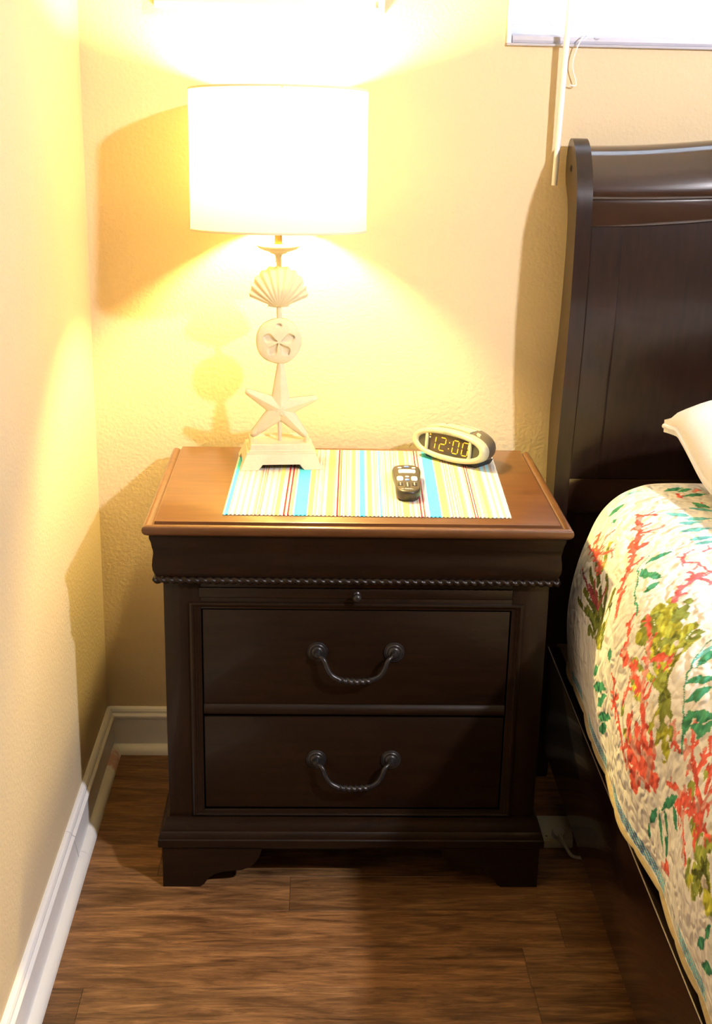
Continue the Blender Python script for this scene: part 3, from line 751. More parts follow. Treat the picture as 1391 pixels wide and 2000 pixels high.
key(-.0122, .0561, .0035, .0032, M['key_white']); key(.0131, .0562, .0035, .0032, M['key_white']); key(.0004, .0643, .0046, .0040, M['key_blue'], label='blue power key')
key(.0002, .0350, .0145, .0115, M['key_white'], .0016, 2.6, label='white ring key with a blue centre'); key(-.0118, .0330, .0036, .0105, M['key_white'], .0018); key(.0122, .0338, .0036, .0105, M['key_white'], .0018)
key(.0002, .0350, .0072, .0036, pbr('pale_blue_key', (.45, .50, .75), .4), .0022)
key(-.0134, -.0125, .0058, .0125, M['key_white'], .0022, 3.2); key(.0119, -.0120, .0056, .0125, M['key_white'], .0022, 3.2)
key(-.0004, .0000, .0035, .0036, M['key_white']); key(-.0010, -.0185, .0040, .0050, M['key_blue'])
for cx, rows_ in ((-.0138, (-.0390, -.0455, -.0520)), (.0108, (-.0390, -.0455, -.0520)), (-.0015, (-.0390, -.0455, -.0520, -.0585))):
    for cy in rows_: key(cx, cy, .0050, .0025, M['key_black'], .0012, 4, 'number_key'); 
    for cy in rows_:
        bm = new(); add_box(bm, cx-.0009, cx+.0013, cy-.0012, cy+.0012, RZT+.0010, RZT+.0016); obj('key_mark', bm, M['key_white'], rm, smooth=False)
text('lettering', 'O·REOL', .0062, M['key_white'], rm, Matrix.Translation((-.0022, -.0735, RZT+.0008)), .0002)

# ------------------------------------------------------------------ bed
bd = thing('bed', 'dark brown sleigh bed frame with a curved scrolled headboard', 'bed', (1.70, -1.2, 0)); D0 = Vector(bd.location)
PF = [(-0.112, 0), (-0.112, 0.4), (-0.112, 0.67), (-0.118, 0.74), (-0.129, 0.83), (-0.139, 0.914), (-0.1445, 1.0), (-0.1435, 1.08), (-0.1405, 1.14), (-0.136, 1.19), (-0.126, 1.222), (-0.11, 1.25), (-0.09, 1.274), (-0.065, 1.291), (-0.04, 1.297), (-0.019, 1.289), (-0.005, 1.268), (-0.004, 1.243), (-0.009, 1.22), (-0.026, 1.203), (-0.043, 1.185), (-0.055, 1.16), (-0.06, 1.12), (-0.0595, 1.06), (-0.055, 0.995), (-0.045, 0.93), (-0.03, 0.87), (-0.014, 0.8), (-0.014, 0.72), (-0.022, 0.62), (-0.034, 0.45), (-0.034, 0)]
pth = smooth_path([(0, a, b) for a, b in PF], 4)
def bbm(fn):
    bm = new(); fn(bm)
    for v in bm.verts: v.co -= D0
    return bm
for xa in (.910, 2.461):
    def post(b):
        add_prism(b, [(p.y, p.z) for p in pth], 'x', xa, xa+.029)
        bmesh.ops.bevel(b, geom=[e for e in b.edges if len(e.link_faces) == 2 and any(len(f.verts) > 4 for f in e.link_faces)], offset=.0022, segments=2, affect='EDGES')
    po = obj('headboard_post', bbm(post), M['bed_wood_z'], bd, angle=45)
    if xa < 1:
        bm = new(); add_lathe(bm, [(0, 0), (.0062, 0), (.0062, .0012), (.0045, .0014), (.0040, -.0006), (0, -.0006)], 20, Matrix.Translation(Vector((.910, -.060, 1.2435))-D0) @ Matrix.Rotation(-math.pi/2, 4, 'Y')); obj('bolt_cover', bm, M['plug_hole'], po)
yfz = [(p.z, p.y) for p in pth[:len(pth)//2+1]]; yz = sorted(yfz)
Zs = np.array([a for a, b in yz]); Ys = np.array([b for a, b in yz])
def yfront(z): return float(np.interp(z, Zs, Ys))
def crest(x):
    u = (x-.929)/.771; u = 2-u if u > 1 else u; u = min(max(u, 0), 1)
    return .062*u*u*(3-2*u)
def slab(x0, x1, z0, z1, ins, rise0=0, rise1=0, th=.020, nx=24, nz=10, rnd=.0012):
    def f(b):
        F, K = [], []
        for i in range(nx+1):
            x = x0+(x1-x0)*i/nx; fr_, bk = [], []
            a = z0+crest(x)*rise0; c = z1+crest(x)*rise1
            for j in range(nz+1):
                z = a+(c-a)*j/nz; zz = min(z, 1.20)
                e = rnd if (j in (0, nz) or i in (0, nx)) else 0
                fr_.append((x, yfront(zz)+ins+e, z)); bk.append((x, yfront(zz)+ins+th, z))
            F.append(fr_); K.append(bk)
        F, K = np.array(F), np.array(K)
        add_grid(b, F); add_grid(b, K[:, ::-1])
        add_grid(b, np.stack([F[0], K[0]], 0)); add_grid(b, np.stack([F[-1], K[-1]], 0)[::-1]); add_grid(b, np.stack([F[:, 0], K[:, 0]], 0)); add_grid(b, np.stack([F[:, -1], K[:, -1]], 0)[::-1])
        bmesh.ops.remove_doubles(b, verts=b.verts[:], dist=1e-6)
    return bbm(f)
HX0, HX1 = .939, 2.461
obj('headboard_rail', slab(HX0, HX1, 1.1455, 1.1960, .0085, 1, .5), M['bed_wood_x'], bd, angle=30, label='upper rail under the scrolled crest')
for a, b in ((HX0, .9995), (2.4005, HX1)): obj('headboard_stile', slab(a, b, .6560, 1.1450, .0090, 0, .03), M['bed_wood_z'], bd, angle=30)
obj('headboard_panel', slab(.9995, 2.4005, .6560, 1.1450, .0125, 0, 1), M['bed_wood_z'], bd, angle=30)
obj('headboard_rail', slab(HX0, HX1, .5830, .6550, .0085), M['bed_wood_x'], bd, angle=30)
obj('headboard_panel', slab(HX0, HX1, .30, .5820, .0120), M['bed_wood_z'], bd, angle=30)
def roll(b):
    pr = smooth_path([(0, -0.1080, 1.2000), (0, -0.1260, 1.1985), (0, -0.1305, 1.2040), (0, -0.1285, 1.2180), (0, -0.1190, 1.2400), (0, -0.1020, 1.2620), (0, -0.0800, 1.2785), (0, -0.0550, 1.2850), (0, -0.0320, 1.2800), (0, -0.0160, 1.2620), (0, -0.0140, 1.2400), (0, -0.0260, 1.2200), (0, -0.0500, 1.2080), (0, -0.0800, 1.2020)], 4)
    G = []
    for i in range(41):
        x = HX0+(HX1-HX0)*i/40; c = crest(x); G.append([(x, p.y, 1.285-(1.285-p.z)*1.07+c*(.4+.6*min(max((p.z-1.20)/.085, 0), 1))) for p in pr])
    V = add_grid(b, np.array(G), closed_v=True)
obj('crest_roll', bbm(roll), M['bed_wood_x'], bd, angle=60)
for xa in (.920, 2.455):
    rail = obj('side_rail', bbm(lambda b: add_box(b, xa, xa+.025, -2.25, -.112, .085, .300, .0028)), M['bed_wood_y'], bd, angle=30)
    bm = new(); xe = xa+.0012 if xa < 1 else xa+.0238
    add_tube(bm, [Vector((xe, yq, .2992))-D0 for yq in (-.113, -1.2, -2.249)], .0011, 8); obj('highlight_bead', bm, M['painted_highlight'], rail, label='thin pale bead painted as the highlight on the top edge')  # thin bead added to draw the light reflected along the rail's top edge
mtb = tag(obj('box_spring', (lambda b: (add_box(b, .965, 2.435, -2.2, -.20, .265, .450, .02, 3), b)[1])(new()), M['boxspring'], angle=40), 'dark cloth box spring inside the bed frame under the quilt', 'box spring')
mts = tag(obj('mattress', (lambda b: (add_box(b, .985, 2.415, -2.2, -.29, .452, .650, .06, 4), b)[1])(new()), M['mattress'], angle=60), 'mattress lying under the coral print quilt', 'mattress')

COVER = [(.905,.36),(.897,.42),(.893,.48),(.897,.54),(.912,.60),(.938,.648),(.972,.680),(1.012,.698),(1.06,.707),(1.2,.713),(1.45,.717),(1.70,.718)]
COVER = COVER + [(3.40-x, z) for x, z in COVER[-2::-1]]
def resample(pts, step_fn):
    """Catmull-Rom through pts, then points at the arc lengths that step_fn asks for."""
    P = np.array(pts, float); dense = []
    for i in range(len(P)-1):
        a, b, c, e = P[max(i-1,0)], P[i], P[i+1], P[min(i+2,len(P)-1)]
        for t in np.linspace(0, 1, 40, endpoint=False):
            dense.append(.5*((2*b)+(c-a)*t+(2*a-5*b+4*c-e)*t*t+(3*b-a-3*c+e)*t**3))
    dense.append(P[-1]); D = np.array(dense)
    L = np.concatenate([[0], np.cumsum(np.linalg.norm(np.diff(D, axis=0), axis=1))])
    s = [0.0]
    while s[-1] < L[-1]: s.append(s[-1]+step_fn(s[-1]))
    s = np.array(s); s[-1] = L[-1]
    return s, np.stack([np.interp(s, L, D[:,k]) for k in range(D.shape[1])], 1)
def cover_points(S, XZ, Y):
    """surface of the quilt: grid [i over s, j over y] -> xyz"""
    s = S[:,None]; y = Y[None,:]
    x = XZ[:,0][:,None] + 0*y; z = XZ[:,1][:,None] + 0*y
    side = np.clip(1-(s-.25)/.25, 0, 1)
    head = np.clip((y+.52)/.27, 0, 1)
    x = x + side*(.045*head**2 + .006*np.sin(y*11+1.3) + .004*np.sin(y*23+s*9))
    z = z - .035*np.clip((y+.32)/.07, 0, 1)**2
    z = z + (1-side)*(.004*np.sin(x*9+y*5)+.003*np.sin(x*17-y*13))
    return np.stack([x, y+0*x, z], -1)
MOTIFS = [
  (4,0,.016,((.18,-.638),(.244,-.462))),
  (4,0,.016,((.18,-.638),(.264,-.474))),
  (4,0,.016,((.18,-.638),(.264,-.534))),
  (4,0,.016,((.18,-.638),(.208,-.47))),
  (4,0,.016,((.18,-.638),(.26,-.594))),
  (4,0,.016,((.18,-.638),(.24,-.618))),
  (4,0,.016,((.18,-.638),(.18,-.45))),
  (3,0,.014,((.188,-.662),(.184,-.506))),
  (3,0,.014,((.188,-.662),(.216,-.538))),
  (3,0,.014,((.188,-.662),(.228,-.626))),
  (3,0,.014,((.188,-.662),(.16,-.538))),
  (9,0,.009,((.204,-.554),(.228,-.418))),
  (9,0,.009,((.204,-.554),(.224,-.486))),
  (9,0,.009,((.204,-.554),(.244,-.554))),
  (9,0,.009,((.204,-.554),(.24,-.498))),
  (0,0,.007,((.256,-.51),(.272,-.462),(.26,-.386))),
  (0,0,.007,((.256,-.51),(.272,-.462),(.284,-.406))),
  (0,0,.007,((.256,-.51),(.272,-.462),(.304,-.438))),
  (0,0,.007,((.256,-.51),(.272,-.462),(.3,-.502))),
  (0,0,.007,((.256,-.51),(.272,-.462),(.292,-.398))),
  (3,0,.009,((.264,-.51),(.272,-.434))),
  (3,0,.009,((.264,-.51),(.304,-.474))),
  (0,0,.012,((.248,-.678),(.272,-.622),(.3,-.59),(.328,-.558),(.356,-.506),(.368,-.446))),
  (0,0,.008,((.368,-.45),(.38,-.45),(.396,-.458))),
  (0,0,.007,((.368,-.446),(.364,-.434))),
  (0,0,.008,((.352,-.514),(.372,-.518),(.384,-.518),(.396,-.518))),
  (0,0,.008,((.332,-.558),(.344,-.558),(.352,-.558))),
  (0,0,.008,((.304,-.586),(.316,-.594),(.328,-.594))),
  (0,0,.006,((.344,-.526),(.368,-.482))),
  (0,0,.006,((.328,-.554),(.332,-.526))),
  (2,0,.012,((.344,-.798),(.356,-.778),(.368,-.77),(.384,-.758),(.396,-.742))),
  (2,0,.009,((.388,-.754),(.4,-.766),(.404,-.782))),
  (2,0,.007,((.384,-.678),(.392,-.65))),
  (2,0,.006,((.384,-.678),(.4,-.706),(.412,-.746))),
  (2,0,.007,((.384,-.754),(.384,-.726))),
  (2,0,.006,((.42,-.658),(.436,-.654))),
  (6,1,.013,((.332,-.622),(.376,-.626))),
  (6,1,.013,((.324,-.654),(.344,-.702))),
  (6,1,.013,((.308,-.71),(.34,-.714))),
  (6,1,.013,((.32,-.63),(.32,-.67))),
  (6,1,.013,((.32,-.406),(.332,-.406))),
  (6,1,.013,((.316,-.366),(.348,-.358))),
  (7,1,.014,((.416,-.466),(.444,-.49))),
  (7,1,.014,((.416,-.518),(.456,-.53))),
  (7,1,.014,((.412,-.558),(.46,-.566))),
  (7,1,.014,((.416,-.602),(.452,-.602))),
  (7,1,.014,((.436,-.506),(.476,-.518))),
  (7,1,.014,((.456,-.446),(.488,-.478))),
  (7,1,.014,((.416,-.626),(.444,-.622))),
  (6,1,.014,((.46,-.358),(.488,-.342))),
  (6,1,.014,((.464,-.386),(.504,-.374))),
  (6,1,.014,((.436,-.35),(.472,-.334))),
  (6,1,.014,((.468,-.422),(.488,-.458))),
  (0,0,.008,((.456,-.39),(.456,-.37))),
  (0,0,.008,((.488,-.362),(.5,-.346))),
  (0,0,.008,((.476,-.454),(.472,-.438))),
  (6,0,.004,((.284,-.754),(.3,-.678),(.316,-.618),(.34,-.602))),
  (8,1,.008,((.352,-.294),(.384,-.298))),
  (8,1,.008,((.356,-.314),(.396,-.334))),
  (3,0,.02,((.24,-1.006),(.268,-.938),(.292,-.786))),
  (3,0,.02,((.24,-1.006),(.268,-.938),(.316,-.79))),
  (3,0,.02,((.24,-1.006),(.268,-.938),(.332,-.81))),
  (3,0,.02,((.24,-1.006),(.268,-.938),(.336,-.85))),
  (3,0,.02,((.24,-1.006),(.268,-.938),(.336,-.886))),
  (3,0,.02,((.24,-1.006),(.268,-.938),(.34,-.914))),
  (3,0,.02,((.24,-1.006),(.268,-.938),(.32,-.922))),
  (3,0,.02,((.24,-1.006),(.268,-.938),(.272,-.802))),
  (3,0,.02,((.24,-1.006),(.268,-.938),(.288,-.822))),
  (4,0,.011,((.228,-1.014),(.26,-.954),(.28,-.854))),
  (4,0,.011,((.228,-1.014),(.26,-.954),(.3,-.858))),
  (4,0,.011,((.228,-1.014),(.26,-.954),(.316,-.874))),
  (4,0,.011,((.228,-1.014),(.26,-.954),(.316,-.918))),
  (3,0,.018,((.244,-.986),(.208,-.974))),
  (3,0,.018,((.244,-.986),(.2,-1.01))),
  (3,0,.018,((.244,-.986),(.2,-1.034))),
  (3,0,.018,((.244,-.986),(.228,-1.03))),
  (5,0,.01,((.256,-.958),(.276,-.826))),
  (5,0,.01,((.256,-.958),(.312,-.834))),
  (5,0,.01,((.256,-.958),(.308,-.89))),
  (5,0,.01,((.256,-.958),(.236,-.822))),
  (10,0,.014,((.224,-.982),(.22,-.994))),
  (10,0,.014,((.236,-1.006),(.232,-1.018))),
  (10,0,.014,((.228,-.954),(.224,-.966))),
  (3,0,.013,((.32,-.862),(.348,-.818))),
  (3,0,.013,((.32,-.862),(.36,-.818))),
  (3,0,.013,((.32,-.862),(.34,-.79))),
  (0,0,.013,((.172,-.982),(.204,-.942),(.224,-.898),(.224,-.85),(.228,-.806),(.232,-.778))),
  (0,0,.01,((.224,-.898),(.252,-.87),(.276,-.842))),
  (0,0,.008,((.276,-.842),(.288,-.814),(.3,-.782))),
  (0,0,.011,((.264,-.874),(.28,-.894),(.288,-.922))),
  (0,0,.009,((.228,-.814),(.232,-.786),(.24,-.774))),
  (0,0,.008,((.216,-.918),(.236,-.926))),
  (0,0,.007,((.256,-.766),(.268,-.746),(.26,-.742))),
  (0,0,.006,((.264,-.75),(.28,-.742))),
  (0,0,.005,((.244,-.782),(.256,-.762))),
  (0,0,.008,((.22,-.842),(.236,-.834))),
  (0,0,.007,((.136,-.81),(.164,-.778),(.18,-.774))),
  (0,0,.008,((.112,-.918),(.14,-.846),(.152,-.786),(.168,-.806))),
  (0,0,.008,((.172,-.838),(.188,-.83),(.204,-.854))),
  (0,0,.016,((.14,-.97),(.172,-.882))),
  (0,0,.016,((.14,-.97),(.18,-.926))),
  (0,0,.016,((.14,-.97),(.18,-.954))),
  (0,0,.016,((.14,-.97),(.156,-.934))),
  (0,0,.016,((.14,-.97),(.144,-.902))),
  (0,0,.016,((.14,-.97),(.16,-.954))),
  (0,0,.016,((.14,-.97),(.188,-.99))),
  (0,0,.016,((.14,-.97),(.184,-1.002))),
  (0,0,.018,((.144,-.974),(.116,-.942))),
  (0,0,.018,((.144,-.974),(.124,-.966))),
  (0,0,.018,((.144,-.974),(.14,-.99))),
  (0,0,.018,((.144,-.974),(.156,-1.002))),
  (0,0,.018,((.144,-.974),(.148,-1.022))),
  (0,0,.018,((.144,-.974),(.104,-.958))),
  (0,0,.018,((.144,-.974),(.132,-.998))),
  (0,0,.018,((.144,-.974),(.132,-.922))),
  (1,0,.008,((.136,-.978),(.148,-.97))),
  (1,0,.008,((.136,-.978),(.148,-.994))),
  (1,0,.008,((.136,-.978),(.148,-.95))),
  (5,1,.013,((.144,-.87),(.164,-.926))),
  (5,1,.013,((.216,-.83),(.212,-.91))),
  (5,1,.013,((.156,-.838),(.172,-.846))),
  (5,1,.013,((.232,-.814),(.244,-.838))),
  (10,0,.008,((.144,-.914),(.144,-.926))),
  (10,0,.008,((.172,-.946),(.172,-.954))),
  (10,0,.008,((.136,-.942),(.14,-.954))),
  (6,1,.013,((.128,-.646),(.16,-.678))),
  (6,1,.013,((.116,-.658),(.152,-.742))),
  (6,1,.013,((.1,-.694),(.14,-.746))),
  (6,1,.013,((.08,-.698),(.12,-.778))),
  (6,1,.013,((.06,-.702),(.092,-.754))),
  (6,1,.013,((.196,-.73),(.208,-.722))),
  (6,0,.004,((.22,-1.07),(.26,-1.042),(.288,-1.002),(.316,-.966),(.352,-.946))),
  (6,1,.014,((.296,-.998),(.324,-1.034))),
  (6,1,.014,((.276,-1.026),(.312,-1.046))),
  (6,1,.014,((.268,-1.046),(.292,-1.094))),
  (6,1,.014,((.244,-1.058),(.272,-1.05))),
  (6,1,.014,((.26,-1.066),(.276,-1.106))),
  (6,1,.014,((.256,-1.09),(.288,-1.098))),
  (6,1,.014,((.316,-.986),(.344,-.974))),
  (7,1,.008,((.316,-.97),(.348,-.962))),
  (0,0,.01,((.212,-1.194),(.216,-1.154),(.228,-1.11),(.244,-1.086),(.264,-1.07))),
  (0,0,.008,((.24,-1.094),(.232,-1.078),(.236,-1.066))),
  (0,0,.007,((.216,-1.042),(.236,-1.038),(.244,-1.026))),
  (0,0,.007,((.224,-1.046),(.22,-1.062),(.228,-1.082))),
  (0,0,.009,((.224,-1.13),(.244,-1.126),(.256,-1.118))),
  (0,0,.009,((.244,-1.126),(.26,-1.134),(.272,-1.118))),
  (0,0,.009,((.224,-1.098),(.212,-1.102))),
  (0,0,.012,((.232,-1.178),(.252,-1.162))),
  (5,1,.016,((.204,-1.118),(.204,-1.154))),
  (5,1,.016,((.236,-1.158),(.248,-1.154))),
  (0,0,.008,((.204,-1.214),(.2,-1.178),(.168,-1.054))),
  (0,0,.008,((.204,-1.214),(.2,-1.178),(.176,-1.078))),
  (0,0,.008,((.204,-1.214),(.2,-1.178),(.176,-1.102))),
  (0,0,.008,((.204,-1.214),(.2,-1.178),(.188,-1.134))),
  (0,0,.008,((.204,-1.214),(.2,-1.178),(.216,-1.166))),
  (0,0,.008,((.204,-1.214),(.2,-1.178),(.24,-1.198))),
  (0,0,.008,((.204,-1.214),(.2,-1.178),(.236,-1.218))),
  (0,0,.008,((.204,-1.214),(.2,-1.178),(.164,-1.126))),
  (0,0,.008,((.204,-1.214),(.2,-1.178),(.164,-1.09))),
  (0,0,.009,((.204,-1.214),(.208,-1.25))),
  (0,0,.009,((.204,-1.214),(.176,-1.206))),
  (0,0,.008,((.168,-1.134),(.148,-1.158),(.136,-1.194))),
  (0,0,.008,((.164,-1.106),(.164,-1.138))),
  (0,0,.011,((.048,-1.062),(.064,-1.09))),
  (0,0,.008,((.052,-1.078),(.064,-1.082))),
  (6,1,.011,((.08,-1.01),(.116,-1.034))),
  (6,1,.011,((.052,-1.006),(.076,-1.006))),
  (6,1,.011,((.12,-1.042),(.076,-1.062))),
  (6,1,.011,((.128,-1.062),(.108,-1.082))),
  (6,1,.011,((.108,-1.082),(.072,-1.078))),
  (6,1,.011,((.156,-1.086),(.14,-1.122))),
  (6,1,.011,((.128,-1.05),(.172,-1.094))),
  (5,0,.018,((.176,-1.266),(.144,-1.21))),
  (5,0,.018,((.176,-1.266),(.176,-1.226))),
  (5,0,.018,((.176,-1.266),(.124,-1.21))),
  (5,0,.018,((.176,-1.266),(.128,-1.242))),
  (5,0,.018,((.176,-1.266),(.196,-1.246))),
  (5,0,.018,((.176,-1.266),(.212,-1.258))),
  (5,0,.018,((.176,-1.266),(.144,-1.282))),
  (5,0,.018,((.176,-1.266),(.2,-1.194))),
  (5,0,.018,((.176,-1.266),(.152,-1.298))),
  (5,0,.018,((.176,-1.266),(.184,-1.182))),
  (4,0,.01,((.172,-1.266),(.144,-1.226))),
  (4,0,.01,((.172,-1.266),(.176,-1.246))),
  (4,0,.01,((.172,-1.266),(.14,-1.262))),
  (4,0,.01,((.172,-1.266),(.164,-1.29))),
  (4,0,.01,((.172,-1.266),(.2,-1.262))),
  (4,0,.01,((.172,-1.266),(.148,-1.246))),
  (10,0,.013,((.188,-1.226),(.192,-1.238))),
  (10,0,.013,((.16,-1.266),(.164,-1.278))),
  (10,0,.013,((.216,-1.242),(.22,-1.254))),
  (5,0,.016,((.14,-1.29),(.148,-1.306))),
  (6,1,.012,((.128,-1.306),(.1,-1.29))),
  (6,1,.012,((.096,-1.286),(.068,-1.262))),
  (6,1,.012,((.052,-1.274),(.08,-1.322))),
]
# quilt printed with coral, seaweed and leaves; every motif is a stroke in (arc length from hem, y)
COLS = {'R': (.82, .135, .10), 'D': (.50, .03, .035), 'P': (.80, .17, .19), 'O': (.30, .34, .06), 'K': (.14, .165, .035), 'L': (.46, .52, .09), 'G': (.055, .30, .18), 'T': (.16, .52, .53), 'C': (.30, .62, .66), 'M': (.36, .065, .085), 'B': (.82, .76, .64)}
S, XZ = resample(COVER, lambda s: .0020 if s < .62 else (.0045 if s < 1.5 else .012))
Yq = np.concatenate([np.arange(-.25, -1.36, -.0020), np.arange(-1.36, -2.27, -.0065)])
PQ = cover_points(S, XZ, Yq)
SS, YY = np.meshgrid(S, Yq, indexing='ij')
rng = np.random.default_rng(5)
col = np.empty(SS.shape+(3,)); col[:] = (.93, .92, .885)
def vnoise(f, seed):
    r = np.random.default_rng(seed); g = r.random((400, 400)); a = (SS*f) % 399; b = (-YY*f) % 399
    i, j = a.astype(int), b.astype(int); u, v = a-i, b-j; u = u*u*(3-2*u); v = v*v*(3-2*v)
    return g[i, j]*(1-u)*(1-v)+g[i+1, j]*u*(1-v)+g[i, j+1]*(1-u)*v+g[i+1, j+1]*u*v
wob = (vnoise(60, 1)-.5)*.006; wob2 = (vnoise(140, 2)-.5)*.004
mott = vnoise(170, 3); mott2 = vnoise(45, 4); vn_fine = vnoise(78, 21)
WS, WY = SS+wob+wob2, YY+(vnoise(60, 6)-.5)*.006+(vnoise(140, 7)-.5)*.004
def stroke(key, w, pts, leaf=False, blob=True):
    w = w*{'O': 1.25, 'K': 1.0, 'L': 1.2, 'R': 1.15, 'P': 1.0, 'G': 1.1}.get(key, 1.0)
    c = np.array(COLS[key])
    P = np.array(pts); L = np.concatenate([[0], np.cumsum(np.linalg.norm(np.diff(P, axis=0), axis=1))]); tot = max(L[-1], 1e-4)
    lo = P.min(0)-w*2; hi = P.max(0)+w*2
    i0, i1 = np.searchsorted(S, [lo[0], hi[0]]); jj = np.where((Yq >= lo[1]) & (Yq <= hi[1]))[0]
    if i1 <= i0 or len(jj) == 0: return
    sl = (slice(i0, i1), slice(jj[0], jj[-1]+1)); a, b = WS[sl], WY[sl]
    best = np.full(a.shape, -1.0)
    for k in range(len(P)-1):
        p, d = P[k], P[k+1]-P[k]; q = max((d*d).sum(), 1e-9)
        t = np.clip(((a-p[0])*d[0]+(b-p[1])*d[1])/q, 0, 1); dist = np.hypot(a-p[0]-t*d[0], b-p[1]-t*d[1])
        g = (L[k]+t*(L[k+1]-L[k]))/tot
        if leaf: hw = w*.5*(.15+np.sin(np.pi*np.clip(g, .03, .97))**.8)
        else: hw = w*.5*(1.0-.42*g+(.45*np.exp(-((g-1)/.10)**2) if blob else 0))
        best = np.maximum(best, 1-dist/hw)
    mk = best > 0
    sh = (.72+.55*mott[sl])[..., None]*np.where(best > .55, 1.12, 1.0)[..., None]
    cc = c*sh
    if key in 'RD': cc = np.where((vn_fine[sl] > .66)[..., None], cc*.45+np.array((.85, .62, .55))*.5, cc)
    if key in 'OLK': mk &= vn_fine[sl] < .84
    if key in 'OLK': cc = cc*np.where((mott2[sl] > .55)[..., None], (1.35, 1.25, .9), (.72, .78, .9))
    col[sl] = np.where(mk[..., None], np.clip(cc, 0, .9), col[sl])
def motif(m, ds=0.0, dy=0.0, mir=1):
    kn, lf, w, p = m; k = 'RDPOKLGTCMB'[kn]; q = [(a+ds, (b*mir)+dy) for a, b in p]
    stroke(k, w, q, leaf=bool(lf), blob=k in 'RPOL')
EXTRA = []
nr = random.Random(3)
for kn, lf, w, pts in MOTIFS:
    if kn in (0, 2) and not lf:
        for (a0, b0), (a1, b1) in zip(pts, pts[1:]):
            L = math.hypot(a1-a0, b1-b0)
            for q in range(int(L/.014)):
                t = nr.random(); px_, py_ = a0+(a1-a0)*t, b0+(b1-b0)*t; sgn = nr.choice((-1, 1)); dx, dy = (a1-a0)/L, (b1-b0)/L
                ln = nr.uniform(.008, .019)
                EXTRA.append((kn, 0, w*.62, ((px_, py_), (px_+ln*(dx*.6-sgn*dy*.8), py_+ln*(dy*.6+sgn*dx*.8)))))
MOTIFS = MOTIFS+EXTRA
for pas in ('OLK', 'B', 'M', 'RDP', 'GTC'):
    for mo in MOTIFS:
        if 'RDPOKLGTCMB'[mo[0]] in pas: motif(mo)
    for ds, dy in ((.48, -.55), (.48, -1.0), (.95, -.2), (.95, -.9), (1.35, -.5), (1.35, -1.0), (.05, -.95), (.9, .35), (1.35, .15), (1.75, -.4), (1.75, -.9)):
        for mo in MOTIFS:
            if 'RDPOKLGTCMB'[mo[0]] in pas: motif(mo, ds, dy)
# faint sketch lines and the blue diagonal border along the hem
col *= (1-.10*(vnoise(26, 9) > .74))[..., None]
band = ((SS+wob*.2) > .006) & ((SS+wob*.2) < .029)
dg = np.sin((YY*1.0-SS*2.2)*260); big = vnoise(9, 12)
col[band] = (.80, .80, .74)
bm1 = band & (dg > -.75) & (big > .30); tone = np.where((big > .55)[..., None], (.12, .36, .62), (.20, .56, .68)); col[bm1] = tone[bm1]
ns_, ny_ = SS.shape
me = bpy.data.meshes.new('quilt')
idx = np.arange(ns_*ny_).reshape(ns_, ny_)
quads = np.stack([idx[:-1, :-1], idx[1:, :-1], idx[1:, 1:], idx[:-1, 1:]], -1).reshape(-1, 4)
# quilted relief, pressed in along a wandering stitch line
bed_off = np.array([1.70, -1.2, 0])
V3 = PQ.reshape(-1, 3)-bed_off
me.vertices.add(len(V3)); me.vertices.foreach_set('co', V3.astype(np.float32).ravel())
me.loops.add(quads.size); me.loops.foreach_set('vertex_index', quads.astype(np.int32).ravel())
me.polygons.add(len(quads)); me.polygons.foreach_set('loop_start', np.arange(0, quads.size, 4, dtype=np.int32))
me.update(calc_edges=True); me.validate()
me.polygons.foreach_set('use_smooth', np.ones(len(quads), bool))
at = me.color_attributes.new('print', 'FLOAT_COLOR', 'POINT')
at.data.foreach_set('color', np.concatenate([col.reshape(-1, 3), np.ones((ns_*ny_, 1))], 1).astype(np.float32).ravel())
me.materials.append(M['quilt'])
qt = thing('quilt', 'white quilt printed with red coral, green seaweed and leaves hanging over the bed', 'quilt', (1.70, -1.2, 0))
qo = bpy.data.objects.new('quilt_top', me); link(qo, qt)
# scalloped binding along the hem and at the head end
def edge_tube(points, r0, name):
    bm = new(); n = len(points)
    add_tube(bm, [Vector(p) for p in points], r0, seg=8); return obj(name, bm, M['binding'], qt)
hem = PQ[0]; pts, rad = [], []
for j in range(0, ny_, 3):
    p = hem[j]-bed_off; s = (-Yq[j] % .105)/.105
    pts.append((p[0]-.001, p[1], p[2]-.003*math.sin(math.pi*s)**.5)); rad.append(.0042*(.35+.65*math.sin(math.pi*min(max(s, .02), .98))**.35))
edge_tube(pts, rad, 'binding')
hd = PQ[:, 0]; k = [i for i in range(0, ns_, 4)]
edge_tube([tuple(hd[i]-bed_off+np.array([0, .002, -.002])) for i in k], [.0045+.001*math.sin(i*.21) for i in k], 'binding')

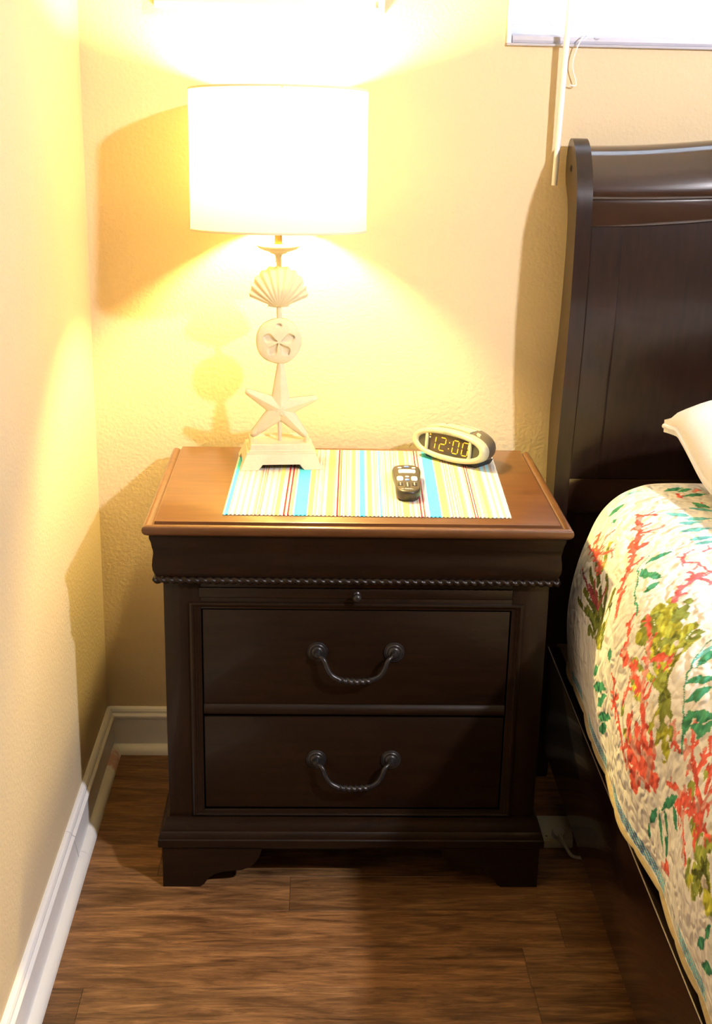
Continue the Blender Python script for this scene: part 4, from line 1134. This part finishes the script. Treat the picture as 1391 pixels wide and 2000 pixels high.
# pillow leaning on the headboard
pw = thing('pillow', 'white cotton pillow propped against the headboard at the right edge', 'pillow', (1.40, -.42, .74)); W0 = Vector(pw.location)
def pillow_mid(u, v):
    """middle surface: a plump ridge at the back, sloping forward, its front part flat on the quilt"""
    d = .23*(1-v); x = 1.062+.36*(1+u)+.052*(1-math.exp(-d/.16))
    z = .812-.56*(max(d-.045, 0)**1.0); z = .748+.5*((z-.748)+math.sqrt((z-.748)**2+.0005))
    z += .052*(1-math.exp(-(x-1.057)/.16))*math.exp(-d/.35)
    return Vector((x, -.305-.95*d, z))
n = 44; Ft, Bk = [], []
for i in range(n+1):
    u = -1+2*i/n; f, b = [], []
    for j in range(n+1):
        v = -1+2*j/n
        q = (max(1-abs(u)**4.0, 0)*max(1-abs(v)**4.0, 0))**.5
        wr = .0035*math.sin(u*9+v*5)*q+.002*math.sin(v*17-u*6)*q+.0012*math.sin(v*31+u*4)
        P = pillow_mid(u, v); T = pillow_mid(u, v-.02)-pillow_mid(u, v+.02); Nv = T.normalized().cross(Vector((1, 0, 0))); Nv = Nv if Nv.z > 0 else -Nv
        A = P+Nv*(.062*q+.011+wr); B = P-Nv*(.038*q+.011); B.z = max(B.z, .7265); A.z = max(A.z, B.z+.006)
        f.append(A-W0); b.append(B-W0)
    Ft.append(f); Bk.append(b)
bm = new(); Ft, Bk = np.array(Ft), np.array(Bk)
add_grid(bm, Ft); add_grid(bm, Bk[:, ::-1])
for A, B in ((Ft[0], Bk[0]), (Ft[-1], Bk[-1]), (Ft[:, 0], Bk[:, 0]), (Ft[:, -1], Bk[:, -1])): add_grid(bm, np.stack([A, B], 0))
bmesh.ops.remove_doubles(bm, verts=bm.verts[:], dist=1e-5)
obj('pillow_case', bm, M['pillow'], pw, angle=80)
bm = new(); ed = [Vector(p) for p in (Ft[0]+Bk[0])/2]; add_tube(bm, ed, .0045, 8); ed = [Vector(p) for p in (Ft[:, -1]+Bk[:, -1])/2]; add_tube(bm, ed, .0035, 8)
obj('hem', bm, M['pillow'], pw)

# power strip and its plug on the floor between nightstand and bed
ps = thing('power_strip', 'small beige power outlet box on the floor between nightstand and bed', 'power strip', (.910, -.352, 0)); S0 = Vector(ps.location)
bm = new(); add_prism(bm, [(-.034, .0), (-.034, .018), (-.016, .030), (.036, .030), (.036, 0)], 'x', -.034, .032)
bmesh.ops.bevel(bm, geom=bm.edges[:], offset=.002, segments=2, affect='EDGES'); obj('housing', bm, M['strip_plastic'], ps, angle=35)
bm = new(); add_box(bm, -.021, -.017, -.0275, -.0235, .0215, .0235); obj('socket_slot', bm, M['clock_black'], ps)
nrm = Matrix.Rotation(math.radians(33), 4, 'X')
pg = thing('plug', 'round grey plug pushed into the beige power outlet box', 'plug', (.913, -.378, .027))
bm = new(); add_lathe(bm, [(0, 0), (.0125, 0), (.0125, .008), (.0105, .0115), (.005, .013), (0, .013)], 24, nrm); obj('plug_body', bm, M['plug_plastic'], pg)
bm = new(); cp = smooth_path([(.001, -.012, .007), (.006, -.024, -.002), (.014, -.034, -.014), (.024, -.042, -.0225), (.050, -.046, -.0235), (.12, -.05, -.0235), (.25, -.03, -.0235)], 6)
add_tube(bm, cp, [.0045]*8+[.0034]*(len(cp)-8), 8); obj('power_cord', bm, M['plug_plastic'], pg)
bm = new(); cp = smooth_path([(.877, -.345, .010), (.872, -.350, .008), (.860, -.362, .0035), (.840, -.36, .0032), (.80, -.30, .0032), (.70, -.20, .0032), (.60, -.10, .0032)], 6)
wc = obj('power_cord', (lambda b: (add_tube(b, [p for p in cp], .0032, 8), b)[1])(bm), M['strip_plastic'])
wc.name = 'lamp_cord'; wc.data.name = 'lamp_cord'
tag(wc, 'pale cord running from the outlet box behind the nightstand foot', 'cord')
